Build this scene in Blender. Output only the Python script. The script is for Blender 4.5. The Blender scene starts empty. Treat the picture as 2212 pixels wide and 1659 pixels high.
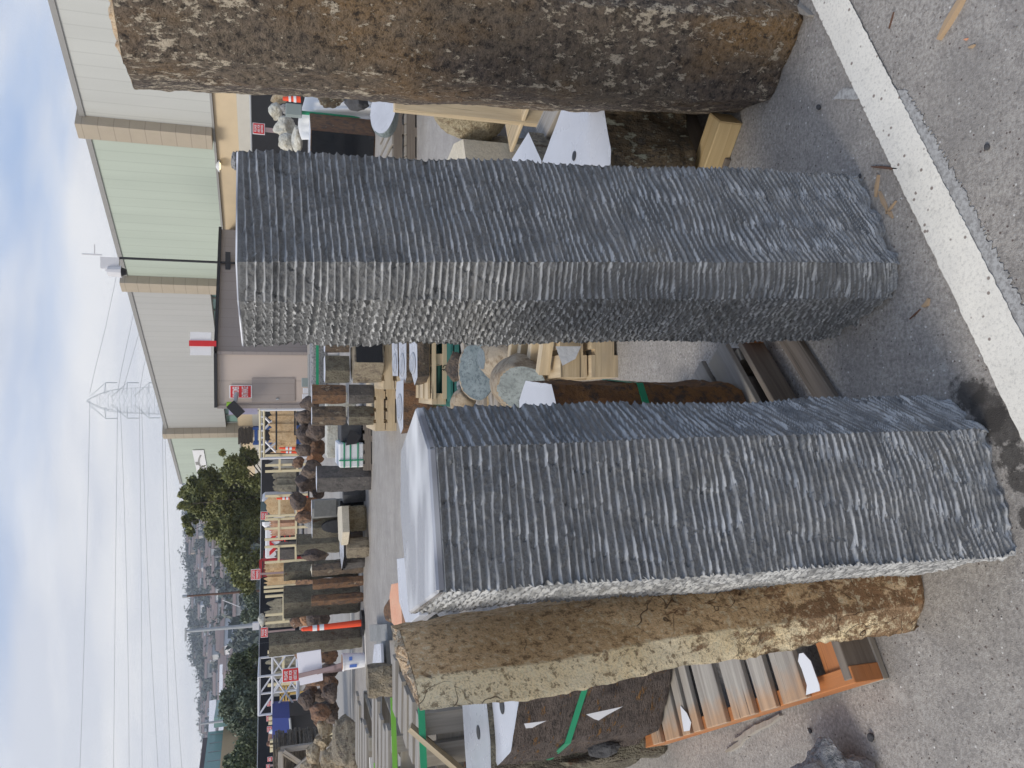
import bpy, bmesh, math, random
import numpy as np
from mathutils import Vector, Matrix

random.seed(7)
S = bpy.context.scene
COL = S.collection
# ------------------------------------------------------------------ camera
# (the photograph was taken with the phone on its side, so the camera is rolled a quarter turn)
H = 1.5
PITCH = math.radians(17.3)
FP = 1661.0                      # focal length in pixels of a 2212 px wide frame
SP, CP = math.sin(PITCH), math.cos(PITCH)
cam_d = bpy.data.cameras.new("camera")
cam = bpy.data.objects.new("camera", cam_d)
COL.objects.link(cam)
fw = Vector((0, CP, -SP)); cx = Vector((0, -SP, -CP)); cy = Vector((1, 0, 0))
cam.matrix_world = Matrix(((cx.x, cy.x, -fw.x, 0), (cx.y, cy.y, -fw.y, 0), (cx.z, cy.z, -fw.z, H), (0, 0, 0, 1)))
cam_d.sensor_width = 36
cam_d.lens = 36 * FP / 2212
cam_d.clip_start = 0.05
cam_d.clip_end = 4000
S.camera = cam
# ------------------------------------------------------------------ light
SUN_EL, SUN_AZ = math.radians(42), math.radians(-117)      # azimuth from +Y towards +X
sd = bpy.data.lights.new("sun", 'SUN'); sd.energy = 2.0; sd.angle = math.radians(22); sd.color = (1, .93, .82)
sun = bpy.data.objects.new("sun", sd); COL.objects.link(sun)
sv = Vector((math.sin(SUN_AZ) * math.cos(SUN_EL), math.cos(SUN_AZ) * math.cos(SUN_EL), math.sin(SUN_EL)))
sun.rotation_euler = sv.to_track_quat('Z', 'Y').to_euler()
W = bpy.data.worlds.new("World"); S.world = W; W.use_nodes = True
def world():
    n = W.node_tree.nodes; l = W.node_tree.links; n.clear()
    out = n.new('ShaderNodeOutputWorld'); bg = n.new('ShaderNodeBackground')
    sky = n.new('ShaderNodeTexSky'); sky.sky_type = 'NISHITA'; sky.sun_disc = False
    sky.sun_elevation = SUN_EL; sky.sun_rotation = SUN_AZ
    bg.inputs[1].default_value = 0.12
    tc = n.new('ShaderNodeTexCoord'); sep = n.new('ShaderNodeSeparateXYZ'); l.new(tc.outputs['Generated'], sep.inputs[0])
    def m(op, a, b=None, cl=False):
        x = n.new('ShaderNodeMath'); x.operation = op; x.use_clamp = cl
        for i, v in enumerate((a, b)):
            if v is None: continue
            if isinstance(v, (int, float)): x.inputs[i].default_value = v
            else: l.new(v, x.inputs[i])
        return x.outputs[0]
    zz = m('ADD', m('MAXIMUM', sep.outputs[2], 0.0), 0.22)
    u = m('DIVIDE', sep.outputs[0], zz); v = m('DIVIDE', sep.outputs[1], zz)
    cb = n.new('ShaderNodeCombineXYZ'); l.new(u, cb.inputs[0]); l.new(v, cb.inputs[1])
    mp = n.new('ShaderNodeMapping'); mp.inputs['Rotation'].default_value = (0, 0, math.radians(-18)); mp.inputs['Scale'].default_value = (.42, 1.0, 1); mp.inputs['Location'].default_value = (1.35, .52, 0)
    l.new(cb.outputs[0], mp.inputs[0])
    nz = n.new('ShaderNodeTexNoise'); nz.inputs['Scale'].default_value = 1.5; nz.inputs['Detail'].default_value = 6; nz.inputs['Roughness'].default_value = .5; nz.inputs['Distortion'].default_value = .25
    l.new(mp.outputs[0], nz.inputs[0])
    # broken blue towards the right and overhead, closed cloud towards the left and the horizon
    side = m('ADD', m('MULTIPLY', sep.outputs[0], -.42), m('MULTIPLY', zz, -.45))
    dens = m('ADD', nz.outputs[0], m('ADD', side, .26))
    cov = n.new('ShaderNodeMapRange'); cov.interpolation_type = 'SMOOTHSTEP'; l.new(dens, cov.inputs[0])
    cov.inputs[1].default_value = .30; cov.inputs[2].default_value = .56; cov.inputs[3].default_value = .10; cov.inputs[4].default_value = 1
    n2 = n.new('ShaderNodeTexNoise'); n2.inputs['Scale'].default_value = 2.6; n2.inputs['Detail'].default_value = 5; l.new(mp.outputs[0], n2.inputs[0])
    cr = n.new('ShaderNodeValToRGB'); l.new(n2.outputs[0], cr.inputs[0])
    cr.color_ramp.elements[0].position = .40; cr.color_ramp.elements[0].color = (5.0, 5.3, 6.0, 1)
    cr.color_ramp.elements[1].position = .58; cr.color_ramp.elements[1].color = (7.1, 7.15, 7.3, 1)
    warm = n.new('ShaderNodeMix'); warm.data_type = 'RGBA'
    hz = n.new('ShaderNodeMapRange'); l.new(sep.outputs[2], hz.inputs[0]); hz.inputs[1].default_value = 0; hz.inputs[2].default_value = .3; hz.inputs[3].default_value = .75; hz.inputs[4].default_value = 0
    l.new(hz.outputs[0], warm.inputs[0]); l.new(cr.outputs[0], warm.inputs[6]); warm.inputs[7].default_value = (7.0, 6.9, 6.7, 1)
    blue = n.new('ShaderNodeMix'); blue.data_type = 'RGBA'; blue.inputs[0].default_value = .6; l.new(sky.outputs[0], blue.inputs[6]); blue.inputs[7].default_value = (3.0, 4.2, 6.7, 1)
    base = n.new('ShaderNodeMix'); base.data_type = 'RGBA'; l.new(cov.outputs[0], base.inputs[0])
    l.new(blue.outputs[2], base.inputs[6]); l.new(warm.outputs[2], base.inputs[7])
    l.new(base.outputs[2], bg.inputs[0]); l.new(bg.outputs[0], out.inputs[0])
world()
S.view_settings.view_transform = 'Standard'; S.view_settings.look = 'None'
S.view_settings.exposure = 0.22; S.view_settings.gamma = 1
S.cycles.max_bounces = 5; S.cycles.diffuse_bounces = 3; S.cycles.glossy_bounces = 2

# ------------------------------------------------------------------ where a thing of the photo stands
def ray(dx, dy):
    a = (dx - 1106) / FP; b = (829.5 - dy) / FP
    return Vector((b, CP - SP * a, -SP - CP * a))
def G(dx, dy, z=0.0):            # point of the level z seen at (dx, dy)
    d = ray(dx, dy); t = (z - H) / d.z
    return Vector((d.x * t, d.y * t, z))
def D(dx, dy, y):                # point at distance y seen at (dx, dy)
    d = ray(dx, dy); t = y / d.y
    return Vector((d.x * t, y, H + d.z * t))
def depth(p): return p[1] * CP - (p[2] - H) * SP
def pxm(y, z=0): return FP / depth((0, y, z))

# ------------------------------------------------------------------ noise on arrays
def _h(ix, iy, iz, seed):
    n = (ix.astype(np.int64) * 374761393 + iy.astype(np.int64) * 668265263 + iz.astype(np.int64) * 2147483647 + seed * 974634777) & 0xffffffff
    n = ((n ^ (n >> 13)) * 1274126177) & 0xffffffff
    n = (n ^ (n >> 16)) & 0xffffffff
    return n.astype(np.float64) / 4294967295.0
def vn(x, y, z, seed=0):
    x0, y0, z0 = np.floor(x), np.floor(y), np.floor(z)
    fx, fy, fz = x - x0, y - y0, z - z0
    fx, fy, fz = [f * f * (3 - 2 * f) for f in (fx, fy, fz)]
    r = 0
    for i in (0, 1):
        for j in (0, 1):
            for k in (0, 1):
                w = (fx if i else 1 - fx) * (fy if j else 1 - fy) * (fz if k else 1 - fz)
                r = r + w * _h(x0 + i, y0 + j, z0 + k, seed)
    return r * 2 - 1
def fbm(x, y, z, o=4, seed=0, g=.5):
    r = 0; a = 1
    for k in range(o):
        r = r + a * vn(x, y, z, seed + k * 17); x, y, z = x * 2.03, y * 2.03, z * 2.03; a *= g
    return r

# ------------------------------------------------------------------ materials
MATS = {}
class NT:
    def __init__(s, name):
        s.m = bpy.data.materials.new(name); s.m.use_nodes = True; s.t = s.m.node_tree; s.n = s.t.nodes; s.l = s.t.links
        s.b = s.n['Principled BSDF']; MATS[name] = s.m
    def mk(s, t, **k):
        x = s.n.new(t)
        for a, v in k.items(): setattr(x, a, v)
        return x
    def put(s, sock, v):
        if isinstance(v, (int, float, tuple)): sock.default_value = v
        else: s.l.new(v, sock)
    def math(s, op, a, b=0, c=False):
        x = s.mk('ShaderNodeMath', operation=op, use_clamp=c); s.put(x.inputs[0], a); s.put(x.inputs[1], b); return x.outputs[0]
    def coord(s, kind='Object', scale=(1, 1, 1), rnd=True, rot=(0, 0, 0)):
        tc = s.mk('ShaderNodeTexCoord'); mp = s.mk('ShaderNodeMapping'); s.l.new(tc.outputs[kind], mp.inputs[0])
        mp.inputs['Scale'].default_value = scale; mp.inputs['Rotation'].default_value = rot
        if rnd:
            oi = s.mk('ShaderNodeObjectInfo'); cb = s.mk('ShaderNodeCombineXYZ'); v = s.math('MULTIPLY', oi.outputs['Random'], 37.0)
            s.l.new(v, cb.inputs[0]); s.l.new(v, cb.inputs[1]); s.l.new(cb.outputs[0], mp.inputs[1])
        return mp.outputs[0]
    def noise(s, co, scale, detail=4, rough=.55, dist=0):
        x = s.mk('ShaderNodeTexNoise'); s.l.new(co, x.inputs[0]); x.inputs['Scale'].default_value = scale; x.inputs['Detail'].default_value = detail
        x.inputs['Roughness'].default_value = rough; x.inputs['Distortion'].default_value = dist; return x.outputs[0]
    def step(s, v, a, b, lo=0.0, hi=1.0):
        x = s.mk('ShaderNodeMapRange'); s.put(x.inputs[0], v)
        for i, q in enumerate((a, b, lo, hi)): x.inputs[i + 1].default_value = q
        return x.outputs[0]
    def mix(s, f, a, b):
        x = s.mk('ShaderNodeMix', data_type='RGBA'); s.put(x.inputs[0], f)
        for i, v in ((6, a), (7, b)):
            if isinstance(v, tuple): x.inputs[i].default_value = (*v[:3], 1)
            else: s.l.new(v, x.inputs[i])
        return x.outputs[2]
    def bump(s, h, strength, dist=.01):
        x = s.mk('ShaderNodeBump'); x.inputs['Strength'].default_value = strength; x.inputs['Distance'].default_value = dist; s.l.new(h, x.inputs['Height'])
        s.l.new(x.outputs[0], s.b.inputs['Normal'])
    def fin(s, col=None, rough=.8, metal=0, spec=None):
        if col is not None: s.put(s.b.inputs['Base Color'], col if not isinstance(col, tuple) else (*col[:3], 1))
        s.put(s.b.inputs['Roughness'], rough); s.b.inputs['Metallic'].default_value = metal
        if spec is not None: s.b.inputs['Specular IOR Level'].default_value = spec
        return s.m
def stone(name, cs, scale=3, stretch=(1, 1, 1), fine=60, patch=None, pa=.55, rough=.85, bump=.5, bd=.01, blotch=None):
    t = NT(name); co = t.coord(scale=stretch)
    n1 = t.noise(co, scale, 6, .65, .3); n2 = t.noise(co, scale * 5, 5, .7); n3 = t.noise(co, fine, 3, .7)
    c = t.mix(t.step(n1, .35, .65), cs[0], cs[1])
    if len(cs) > 2: c = t.mix(t.step(n2, .48, .62), c, cs[2])
    c = t.mix(t.step(n3, .3, .7, 0, .5), c, t.mix(.5, c, (.03, .03, .03)))
    h = n3
    if patch:
        p = t.noise(t.coord(scale=stretch), scale * 2.2, 8, .72, .2)
        pm = t.step(p, pa, pa + .035); c = t.mix(pm, c, patch); h = t.math('ADD', n3, t.math('MULTIPLY', pm, .3))
    t.bump(t.math('ADD', h, n2), bump, bd)
    return t.fin(c, rough)
def plain(name, c, rough=.6, metal=0, var=.12, scale=4, bump=0):
    t = NT(name); n = t.noise(t.coord(), scale, 4)
    t.fin(t.mix(t.step(n, .3, .7, 0, var), c, tuple(x * .45 for x in c)), rough, metal)
    if bump: t.bump(t.noise(t.coord(), scale * 12, 3), bump, .005)
    return t.m
def wood(name, a, b, c=None, rough=.75):
    t = NT(name); co = t.coord('UV', (1.2, 26, 1), rnd=False); n = t.noise(co, 1.6, 6, .65, .5)
    co2 = t.coord('UV', (1, 3, 1), rnd=False); n2 = t.noise(co2, 2.4, 4)
    col = t.mix(t.step(n, .35, .68), a, b)
    if c: col = t.mix(t.step(n2, .5, .64, 0, .8), col, c)
    crack = t.step(t.noise(t.coord('UV', (1.1, 40, 1), rnd=False), 1.0, 3), .66, .7)
    col = t.mix(crack, col, tuple(x * .2 for x in a))
    t.bump(n, .5, .004); return t.fin(col, rough)
def honed(name, c, rough=.3, ior=1.5, c2=None):
    t = NT(name); n = t.noise(t.coord(), 2.0, 3); n2 = t.noise(t.coord(), 300, 2)
    col = t.mix(t.step(n, .35, .7, 0, 1), c, c2 or tuple(x * .80 for x in c)); col = t.mix(t.step(n2, .55, .75, 0, .15), col, (.1, .1, .1))
    t.b.inputs['IOR'].default_value = ior
    return t.fin(col, t.step(t.noise(t.coord(), 5, 3), .3, .7, rough * .7, rough * 1.3))

def mat_chisel():
    t = NT('split_basalt'); at = t.mk('ShaderNodeAttribute', attribute_name='ridge'); co = t.coord()
    n1 = t.noise(co, 9, 5, .65); n2 = t.noise(co, 90, 4, .75); n3 = t.noise(co, 420, 2, .7)
    dark = t.mix(t.step(n1, .3, .7), (.125, .129, .134), (.215, .215, .213))
    dark = t.mix(t.step(n2, .45, .75, 0, .8), dark, (.24, .245, .25))
    dark = t.mix(t.step(t.noise(co, 3.3, 4), .62, .8, 0, .55), dark, (.27, .245, .20))
    dark = t.mix(t.step(n3, .3, .5, .35, 0), dark, (.02, .02, .025))
    st = t.noise(t.coord(scale=(2, 2, 900)), 1.0, 2)
    light = t.mix(t.step(st, .35, .65), (.40, .407, .415), (.60, .605, .605))
    light = t.mix(t.step(n1, .5, .75, 0, .4), light, (.23, .23, .225))
    c = t.mix(at.outputs['Fac'], dark, light)
    t.bump(t.math('ADD', n2, t.math('MULTIPLY', n3, .6)), .55, .003)
    t.fin(c, .8, spec=.25)
mat_chisel()

def mat_brown():
    t = NT('weathered_basalt'); at = t.mk('ShaderNodeAttribute', attribute_name='edge'); co = t.coord(scale=(1, 1, .6)); ci = t.coord()
    n1 = t.noise(co, 3.2, 6, .6, .4); n2 = t.noise(ci, 52, 6, .78); n3 = t.noise(ci, 150, 3, .7)
    c = t.mix(t.step(n1, .4, .62), (.115, .092, .082), (.17, .135, .10))
    c = t.mix(t.step(t.noise(co, 2.1, 5, .65), .52, .66, 0, .85), c, (.30, .175, .065))
    c = t.mix(t.step(n2, .50, .60, 0, .6), c, (.27, .205, .15))
    c = t.mix(t.step(n2, .38, .49, .9, 0), c, (.018, .014, .014))
    c = t.mix(t.step(n3, .3, .5, .6, 0), c, (.02, .015, .014))
    big = t.noise(co, 2.6, 4, .6); p = t.math('ADD', t.noise(co, 46, 7, .76, .1), t.math('MULTIPLY', big, .42))
    p = t.math('ADD', p, t.math('MULTIPLY', at.outputs['Fac'], .055))
    pm = t.step(p, .765, .79)
    c = t.mix(pm, c, t.mix(t.step(n3, .35, .7), (.64, .56, .44), (.46, .38, .29)))
    t.bump(t.math('ADD', t.math('ADD', n2, t.math('MULTIPLY', n3, .5)), t.math('MULTIPLY', pm, .3)), 1.0, .012)
    t.fin(c, .88)
mat_brown()

def mat_yellow():
    t = NT('ochre_basalt'); at = t.mk('ShaderNodeAttribute', attribute_name='side'); ci = t.coord(); co = t.coord(scale=(1, 1, .5))
    n1 = t.noise(ci, 6, 6, .65, .4); n2 = t.noise(ci, 60, 4, .75); n3 = t.noise(ci, 220, 3)
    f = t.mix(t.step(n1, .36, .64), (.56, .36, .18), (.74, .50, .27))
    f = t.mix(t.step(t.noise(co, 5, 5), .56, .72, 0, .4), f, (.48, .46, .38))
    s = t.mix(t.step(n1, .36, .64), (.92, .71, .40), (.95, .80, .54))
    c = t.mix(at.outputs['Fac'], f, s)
    sp = t.mk('ShaderNodeSeparateXYZ'); tc = t.mk('ShaderNodeTexCoord'); t.l.new(tc.outputs['Object'], sp.inputs[0])
    low = t.step(sp.outputs[2], .15, 1.0, .20, -.04)
    rust = t.step(t.math('ADD', t.noise(co, 22, 8, .75, .3), low), .60, .66)
    c = t.mix(t.math('MULTIPLY', rust, .85), c, (.20, .095, .04))
    c = t.mix(t.step(n2, .54, .62, 0, .75), c, (.16, .095, .04)); c = t.mix(t.step(n2, .40, .46, .5, 0), c, (.85, .74, .5))
    vo = t.mk('ShaderNodeTexVoronoi', feature='DISTANCE_TO_EDGE'); ds = t.mk('ShaderNodeMix', data_type='VECTOR'); nn = t.mk('ShaderNodeTexNoise'); t.l.new(ci, nn.inputs[0]); nn.inputs['Scale'].default_value = 9
    ds.inputs[0].default_value = .2; t.l.new(ci, ds.inputs[4]); t.l.new(nn.outputs[1], ds.inputs[5]); t.l.new(ds.outputs[1], vo.inputs[0]); vo.inputs['Scale'].default_value = 13
    crack = t.math('MULTIPLY', t.step(vo.outputs[0], .006, .016, .8, 0), t.step(t.noise(ci, 7, 3), .56, .62))
    c = t.mix(crack, c, (.07, .035, .018))
    c = t.mix(t.step(n3, .28, .5, .35, 0), c, (.10, .06, .03))
    t.bump(t.math('SUBTRACT', t.math('ADD', n2, t.math('MULTIPLY', n3, .5)), crack), .8, .006)
    t.fin(c, .85)
mat_yellow()

def mat_ground():
    t = NT('ground_concrete'); ci = t.coord(rnd=False)
    n1 = t.noise(ci, .8, 5, .6); n2 = t.noise(ci, 9, 5, .7); n3 = t.noise(ci, 110, 4, .7); n4 = t.noise(ci, 300, 2, .6)
    c = t.mix(t.step(n1, .35, .65), (.355, .325, .29), (.43, .395, .355))
    c = t.mix(t.step(n2, .4, .7, 0, .5), c, (.235, .215, .20))
    c = t.mix(t.step(n3, .36, .50, .55, 0), c, (.14, .13, .125)); c = t.mix(t.step(t.noise(ci, 42, 5, .7), .38, .5, .45, 0), c, (.15, .135, .125))
    c = t.mix(t.step(n3, .52, .64, 0, .45), c, (.56, .54, .51))
    c = t.mix(t.step(t.noise(ci, 2.3, 6, .7), .46, .62, 0, .45), c, (.22, .205, .19)); c = t.mix(t.step(t.noise(ci, 5.5, 7, .75), .60, .66, 0, .5), c, (.50, .475, .44))
    # aggregate showing through, dark bits and a few bright ones
    vo = t.mk('ShaderNodeTexVoronoi'); t.l.new(ci, vo.inputs[0]); vo.inputs['Scale'].default_value = 95
    sel = t.mk('ShaderNodeSeparateColor'); t.l.new(vo.outputs['Color'], sel.inputs[0])
    spot = t.step(vo.outputs[0], .2, .3, 1, 0)
    c = t.mix(t.math('MULTIPLY', spot, t.math('GREATER_THAN', sel.outputs[0], .95)), c, (.12, .09, .08))
    c = t.mix(t.math('MULTIPLY', spot, t.math('LESS_THAN', sel.outputs[0], .035)), c, (.62, .6, .57))
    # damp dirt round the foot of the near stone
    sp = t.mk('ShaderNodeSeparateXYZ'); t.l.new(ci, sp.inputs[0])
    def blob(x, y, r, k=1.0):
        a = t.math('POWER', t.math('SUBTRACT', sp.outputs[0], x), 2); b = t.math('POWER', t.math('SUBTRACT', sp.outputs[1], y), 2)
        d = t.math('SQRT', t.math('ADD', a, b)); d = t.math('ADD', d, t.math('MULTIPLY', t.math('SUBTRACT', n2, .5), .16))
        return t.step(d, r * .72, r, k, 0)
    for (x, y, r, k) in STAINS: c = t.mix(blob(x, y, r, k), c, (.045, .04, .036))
    t.bump(t.math('ADD', n3, n4), .6, .004)
    t.fin(c, .88)
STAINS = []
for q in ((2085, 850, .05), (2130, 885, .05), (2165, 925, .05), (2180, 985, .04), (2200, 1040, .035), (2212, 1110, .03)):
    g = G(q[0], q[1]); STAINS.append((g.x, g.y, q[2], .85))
mat_ground()
def mat_line():
    t = NT('line_paint'); ci = t.coord(rnd=False); n2 = t.noise(ci, 8, 5, .7); n3 = t.noise(ci, 110, 4, .75)
    c = t.mix(t.step(n2, .35, .7), (.88, .84, .75), (.78, .745, .67)); c = t.mix(t.step(n3, .3, .50, .55, 0), c, (.40, .38, .34))
    vo = t.mk('ShaderNodeTexVoronoi'); t.l.new(ci, vo.inputs[0]); vo.inputs['Scale'].default_value = 60
    sel = t.mk('ShaderNodeSeparateColor'); t.l.new(vo.outputs['Color'], sel.inputs[0])
    c = t.mix(t.math('MULTIPLY', t.step(vo.outputs[0], .2, .3, .9, 0), t.math('GREATER_THAN', sel.outputs[0], .86)), c, (.22, .17, .14))
    c = t.mix(t.step(t.noise(ci, 14, 7, .8), .56, .66, 0, .55), c, (.45, .43, .39)); t.bump(n3, .4, .003); t.fin(c, .75)
    t = NT('line_paint_worn'); ci = t.coord(rnd=False); n3 = t.noise(ci, 70, 5, .8)
    c = t.mix(t.step(n3, .42, .55), (.27, .26, .25), (.45, .445, .43)); t.fin(c, .85)
mat_line()
def mat_panel(name, c, per=.62):
    t = NT(name); tc = t.mk('ShaderNodeTexCoord'); wv = t.mk('ShaderNodeMath', operation='FRACT')
    sp = t.mk('ShaderNodeSeparateXYZ'); t.l.new(tc.outputs['UV'], sp.inputs[0]); t.l.new(t.math('DIVIDE', sp.outputs[0], per), wv.inputs[0])
    g = t.step(wv.outputs[0], .0, .10, 1, 0); n = t.noise(t.coord(rnd=False, scale=(1, 1, .12)), .9, 5)
    col = t.mix(t.step(n, .35, .7, 0, .5), c, tuple(x * .82 for x in c)); col = t.mix(t.math('MULTIPLY', g, .38), col, tuple(x * .5 for x in c))
    return t.fin(col, .55)
mat_panel('panel_green', (.46, .52, .45)); mat_panel('panel_white', (.52, .53, .51)); mat_panel('panel_grey', (.44, .44, .43)); mat_panel('panel_pink', (.52, .44, .39), 1.2)
mat_panel('panel_taupe', (.34, .295, .275), .5)
def mat_block(name, c, per=.62):
    t = NT(name); tc = t.mk('ShaderNodeTexCoord'); sp = t.mk('ShaderNodeSeparateXYZ'); t.l.new(tc.outputs['Object'], sp.inputs[0])
    wv = t.mk('ShaderNodeMath', operation='FRACT'); t.l.new(t.math('DIVIDE', sp.outputs[2], per), wv.inputs[0])
    g = t.step(wv.outputs[0], .0, .05, 1, 0); n = t.noise(t.coord(rnd=False), 2, 4)
    col = t.mix(t.step(n, .3, .7, 0, .5), c, tuple(x * .85 for x in c)); col = t.mix(g, col, tuple(x * .45 for x in c)); return t.fin(col, .8)
mat_block('pilaster_block', (.43, .37, .29)); mat_block('beige_wall', (.62, .50, .34), 1.35); mat_block('pale_wall', (.55, .53, .48), 3.1)
def mat_leaf(name, a, b, c):
    t = NT(name); co = t.coord(); n = t.noise(co, .8, 3); n2 = t.noise(co, 6, 2)
    col = t.mix(t.step(n, .38, .62), a, b); col = t.mix(t.step(n2, .5, .75), col, c)
    t.b.inputs['Transmission Weight'].default_value = 0; return t.fin(col, .55)
mat_leaf('leaf_dark', (.055, .08, .035), (.09, .12, .05), (.16, .18, .08))
mat_leaf('leaf_olive', (.10, .115, .035), (.19, .20, .06), (.30, .30, .11))
mat_leaf('leaf_sage', (.09, .12, .07), (.14, .17, .11), (.22, .25, .17))
stone('hill_soil', [(.065, .08, .05), (.13, .105, .075), (.05, .062, .042)], scale=.02, fine=.3, bump=0)
mat_leaf('hill_foliage', (.045, .062, .045), (.065, .085, .06), (.095, .11, .08))
stone('basalt_brown', [(.166, .122, .090), (.269, .198, .134), (.115, .096, .083)], scale=3, fine=70, patch=(.461, .384, .282), pa=.60, bump=.9, bd=.04, stretch=(1.3, 1.3, .7))
stone('basalt_rust', [(.218, .109, .058), (.320, .186, .102), (.128, .090, .070)], scale=3, fine=70, patch=(.512, .397, .282), pa=.62, bump=.9, bd=.04, stretch=(1.3, 1.3, .7))
stone('basalt_moss', [(.192, .173, .122), (.294, .262, .192), (.154, .128, .096)], scale=3, fine=60, patch=(.154, .090, .051), pa=.60, bump=.9, bd=.04, stretch=(1.3, 1.3, .7))
stone('basalt_tan', [(.384, .314, .218), (.486, .410, .294), (.256, .205, .154)], scale=3, fine=60, patch=(.179, .115, .070), pa=.60, bump=.9, bd=.04, stretch=(1.3, 1.3, .7))
stone('basalt_grey', [(.141, .128, .122), (.218, .198, .186), (.115, .109, .102)], scale=3, fine=70, patch=(.384, .346, .307), pa=.62, bump=.9, bd=.04, stretch=(1.3, 1.3, .7))
stone('basalt_dark', [(.045, .046, .051), (.090, .090, .095)], scale=4, fine=70, bd=.012)
stone('basalt_lichen', [(.070, .054, .036), (.141, .102, .058), (.038, .033, .028)], scale=8, fine=90, patch=(.333, .346, .282), pa=.56, bd=.02, stretch=(1.6, 1.6, .8))
stone('bark_basalt', [(.12, .095, .085), (.22, .17, .145), (.075, .058, .052)], scale=6, fine=80, stretch=(1, 1, 2.6), patch=(.30, .155, .05), pa=.58, bump=1, bd=.03)
stone('rust_bark', [(.154, .070, .028), (.256, .122, .038), (.077, .051, .038)], scale=6, fine=90, patch=(.218, .218, .205), pa=.60, bd=.02)
stone('boulder_rust', [(.243, .134, .083), (.371, .218, .128), (.128, .090, .070)], scale=2, fine=30, patch=(.461, .371, .294), pa=.60, bump=.8, bd=.05)
stone('boulder_brown', [(.134, .096, .077), (.218, .160, .122), (.090, .070, .064)], scale=2, fine=30, patch=(.435, .358, .294), pa=.63, bump=.8, bd=.05)
stone('boulder_orange', [(.461, .218, .102), (.576, .320, .166), (.320, .179, .102)], scale=2, fine=30, bump=.8, bd=.05)
stone('boulder_tan', [(.435, .346, .230), (.589, .486, .333), (.307, .218, .128)], scale=2.5, fine=30, bump=.8, bd=.04)
stone('boulder_pale', [(.614, .602, .525), (.742, .717, .640), (.486, .448, .358)], scale=2, fine=30, bump=.7, bd=.04)
stone('boulder_rivertan', [(.320, .256, .179), (.461, .384, .282), (.230, .166, .102)], scale=4, fine=90, bump=.4, bd=.008)
stone('river_yellow', [(.640, .512, .282), (.384, .384, .346), (.717, .614, .410)], scale=5, fine=60, bump=.3, bd=.006, stretch=(.6, 2, 2))
stone('cut_greygreen', [(.14, .175, .18), (.25, .29, .29), (.09, .115, .12)], scale=9, fine=200, bump=.15, bd=.002, rough=.45)
stone('rockface_tan', [(.46, .37, .23), (.58, .50, .34), (.33, .25, .15)], scale=6, fine=60, bump=.9, bd=.03)
stone('top_cream', [(.62, .55, .42), (.72, .64, .50)], scale=5, fine=60, bump=.5, bd=.01)
stone('top_ochre', [(.74, .52, .31), (.84, .70, .50), (.62, .40, .22)], scale=14, fine=140, bump=1, bd=.01)
stone('slab_gold', [(.640, .435, .230), (.768, .576, .346), (.538, .346, .179)], scale=1.2, fine=20, bump=.4, bd=.02)
stone('slab_olive', [(.256, .237, .179), (.346, .320, .243), (.179, .154, .115)], scale=1.2, fine=20, bump=.4, bd=.02)
stone('slab_pink', [(.640, .384, .256), (.742, .486, .346), (.563, .307, .192)], scale=1.2, fine=20, bump=.3, bd=.02)
stone('slab_grey', [(.218, .218, .211), (.307, .307, .294)], scale=1.2, fine=20, bump=.3, bd=.02)
stone('slate_dark', [(.06, .05, .042), (.14, .115, .09), (.03, .026, .022)], scale=2, fine=12, bump=1, bd=.05, stretch=(.5, .5, 5))
stone('stack_tan', [(.205, .173, .134), (.346, .288, .218), (.102, .087, .070)], scale=2, fine=14, bump=1, bd=.05, stretch=(.6, .6, 7))
stone('grey_rock', [(.30, .30, .31), (.46, .45, .44), (.16, .17, .18)], scale=7, fine=90, bump=.9, bd=.02)
stone('slab_salmon', [(.768, .346, .205), (.800, .461, .294)], scale=5, fine=60, bump=.3, bd=.01)
honed('polish_front', (.58, .585, .61), .14, 1.9, (.34, .345, .38)); t_ = NT('polish_painted_reflection'); n_ = t_.noise(t_.coord(scale=(.7, 1.6, 1), rnd=False), 4.5, 2, .45); t_.b.inputs['IOR'].default_value = 1.8
t_.fin(t_.mix(t_.step(n_, .42, .58), (.78, .78, .79), (.20, .205, .23)), .16)  # honed mottling whose dark streak is a reflection put into the base colour
honed('polish_white', (.57, .58, .62), .3); honed('polish_slab', (.42, .43, .46), .25); honed('polish_black', (.012, .014, .018), .12, 1.5)
honed('polish_blue', (.42, .47, .56), .25)
wood('wood_grey', (.36, .33, .29), (.24, .215, .185), (.30, .26, .20)); wood('wood_pale', (.62, .50, .33), (.48, .37, .23), (.42, .34, .24)); wood('wood_lumber', (.66, .50, .27), (.52, .37, .18))
wood('wood_dim', (.22, .185, .15), (.13, .105, .085)); wood('wood_orange', (.50, .19, .06), (.36, .14, .05), (.40, .21, .10)); wood('wood_green', (.03, .16, .13), (.02, .10, .09)); wood('wood_stake', (.75, .66, .44), (.64, .55, .36))
wood('wood_weathered', (.42, .38, .33), (.26, .23, .20), (.34, .28, .20))
def mat_deck():   # weathered deck boards whose outer ends were dipped in orange paint
    t = NT('wood_painted_end'); co = t.coord('UV', (1.2, 26, 1), rnd=False); n = t.noise(co, 1.6, 6, .65, .5)
    col = t.mix(t.step(n, .35, .68), (.46, .42, .36), (.25, .22, .19))
    tc = t.mk('ShaderNodeTexCoord'); sp = t.mk('ShaderNodeSeparateXYZ'); t.l.new(tc.outputs['UV'], sp.inputs[0])
    e = t.math('FRACT', sp.outputs[0]); e = t.math('ADD', e, t.math('MULTIPLY', t.noise(t.coord('UV', (6, 9, 1), rnd=False), 1.5, 3), .16))
    col = t.mix(t.step(e, .11, .17, .6, 0), col, t.mix(t.step(n, .4, .7), (.58, .29, .11), (.36, .20, .10)))
    crack = t.step(t.noise(t.coord('UV', (1.3, 45, 1), rnd=False), 1.0, 3), .63, .68); col = t.mix(crack, col, (.05, .04, .03))
    t.bump(n, .6, .004); t.fin(col, .8)
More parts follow.
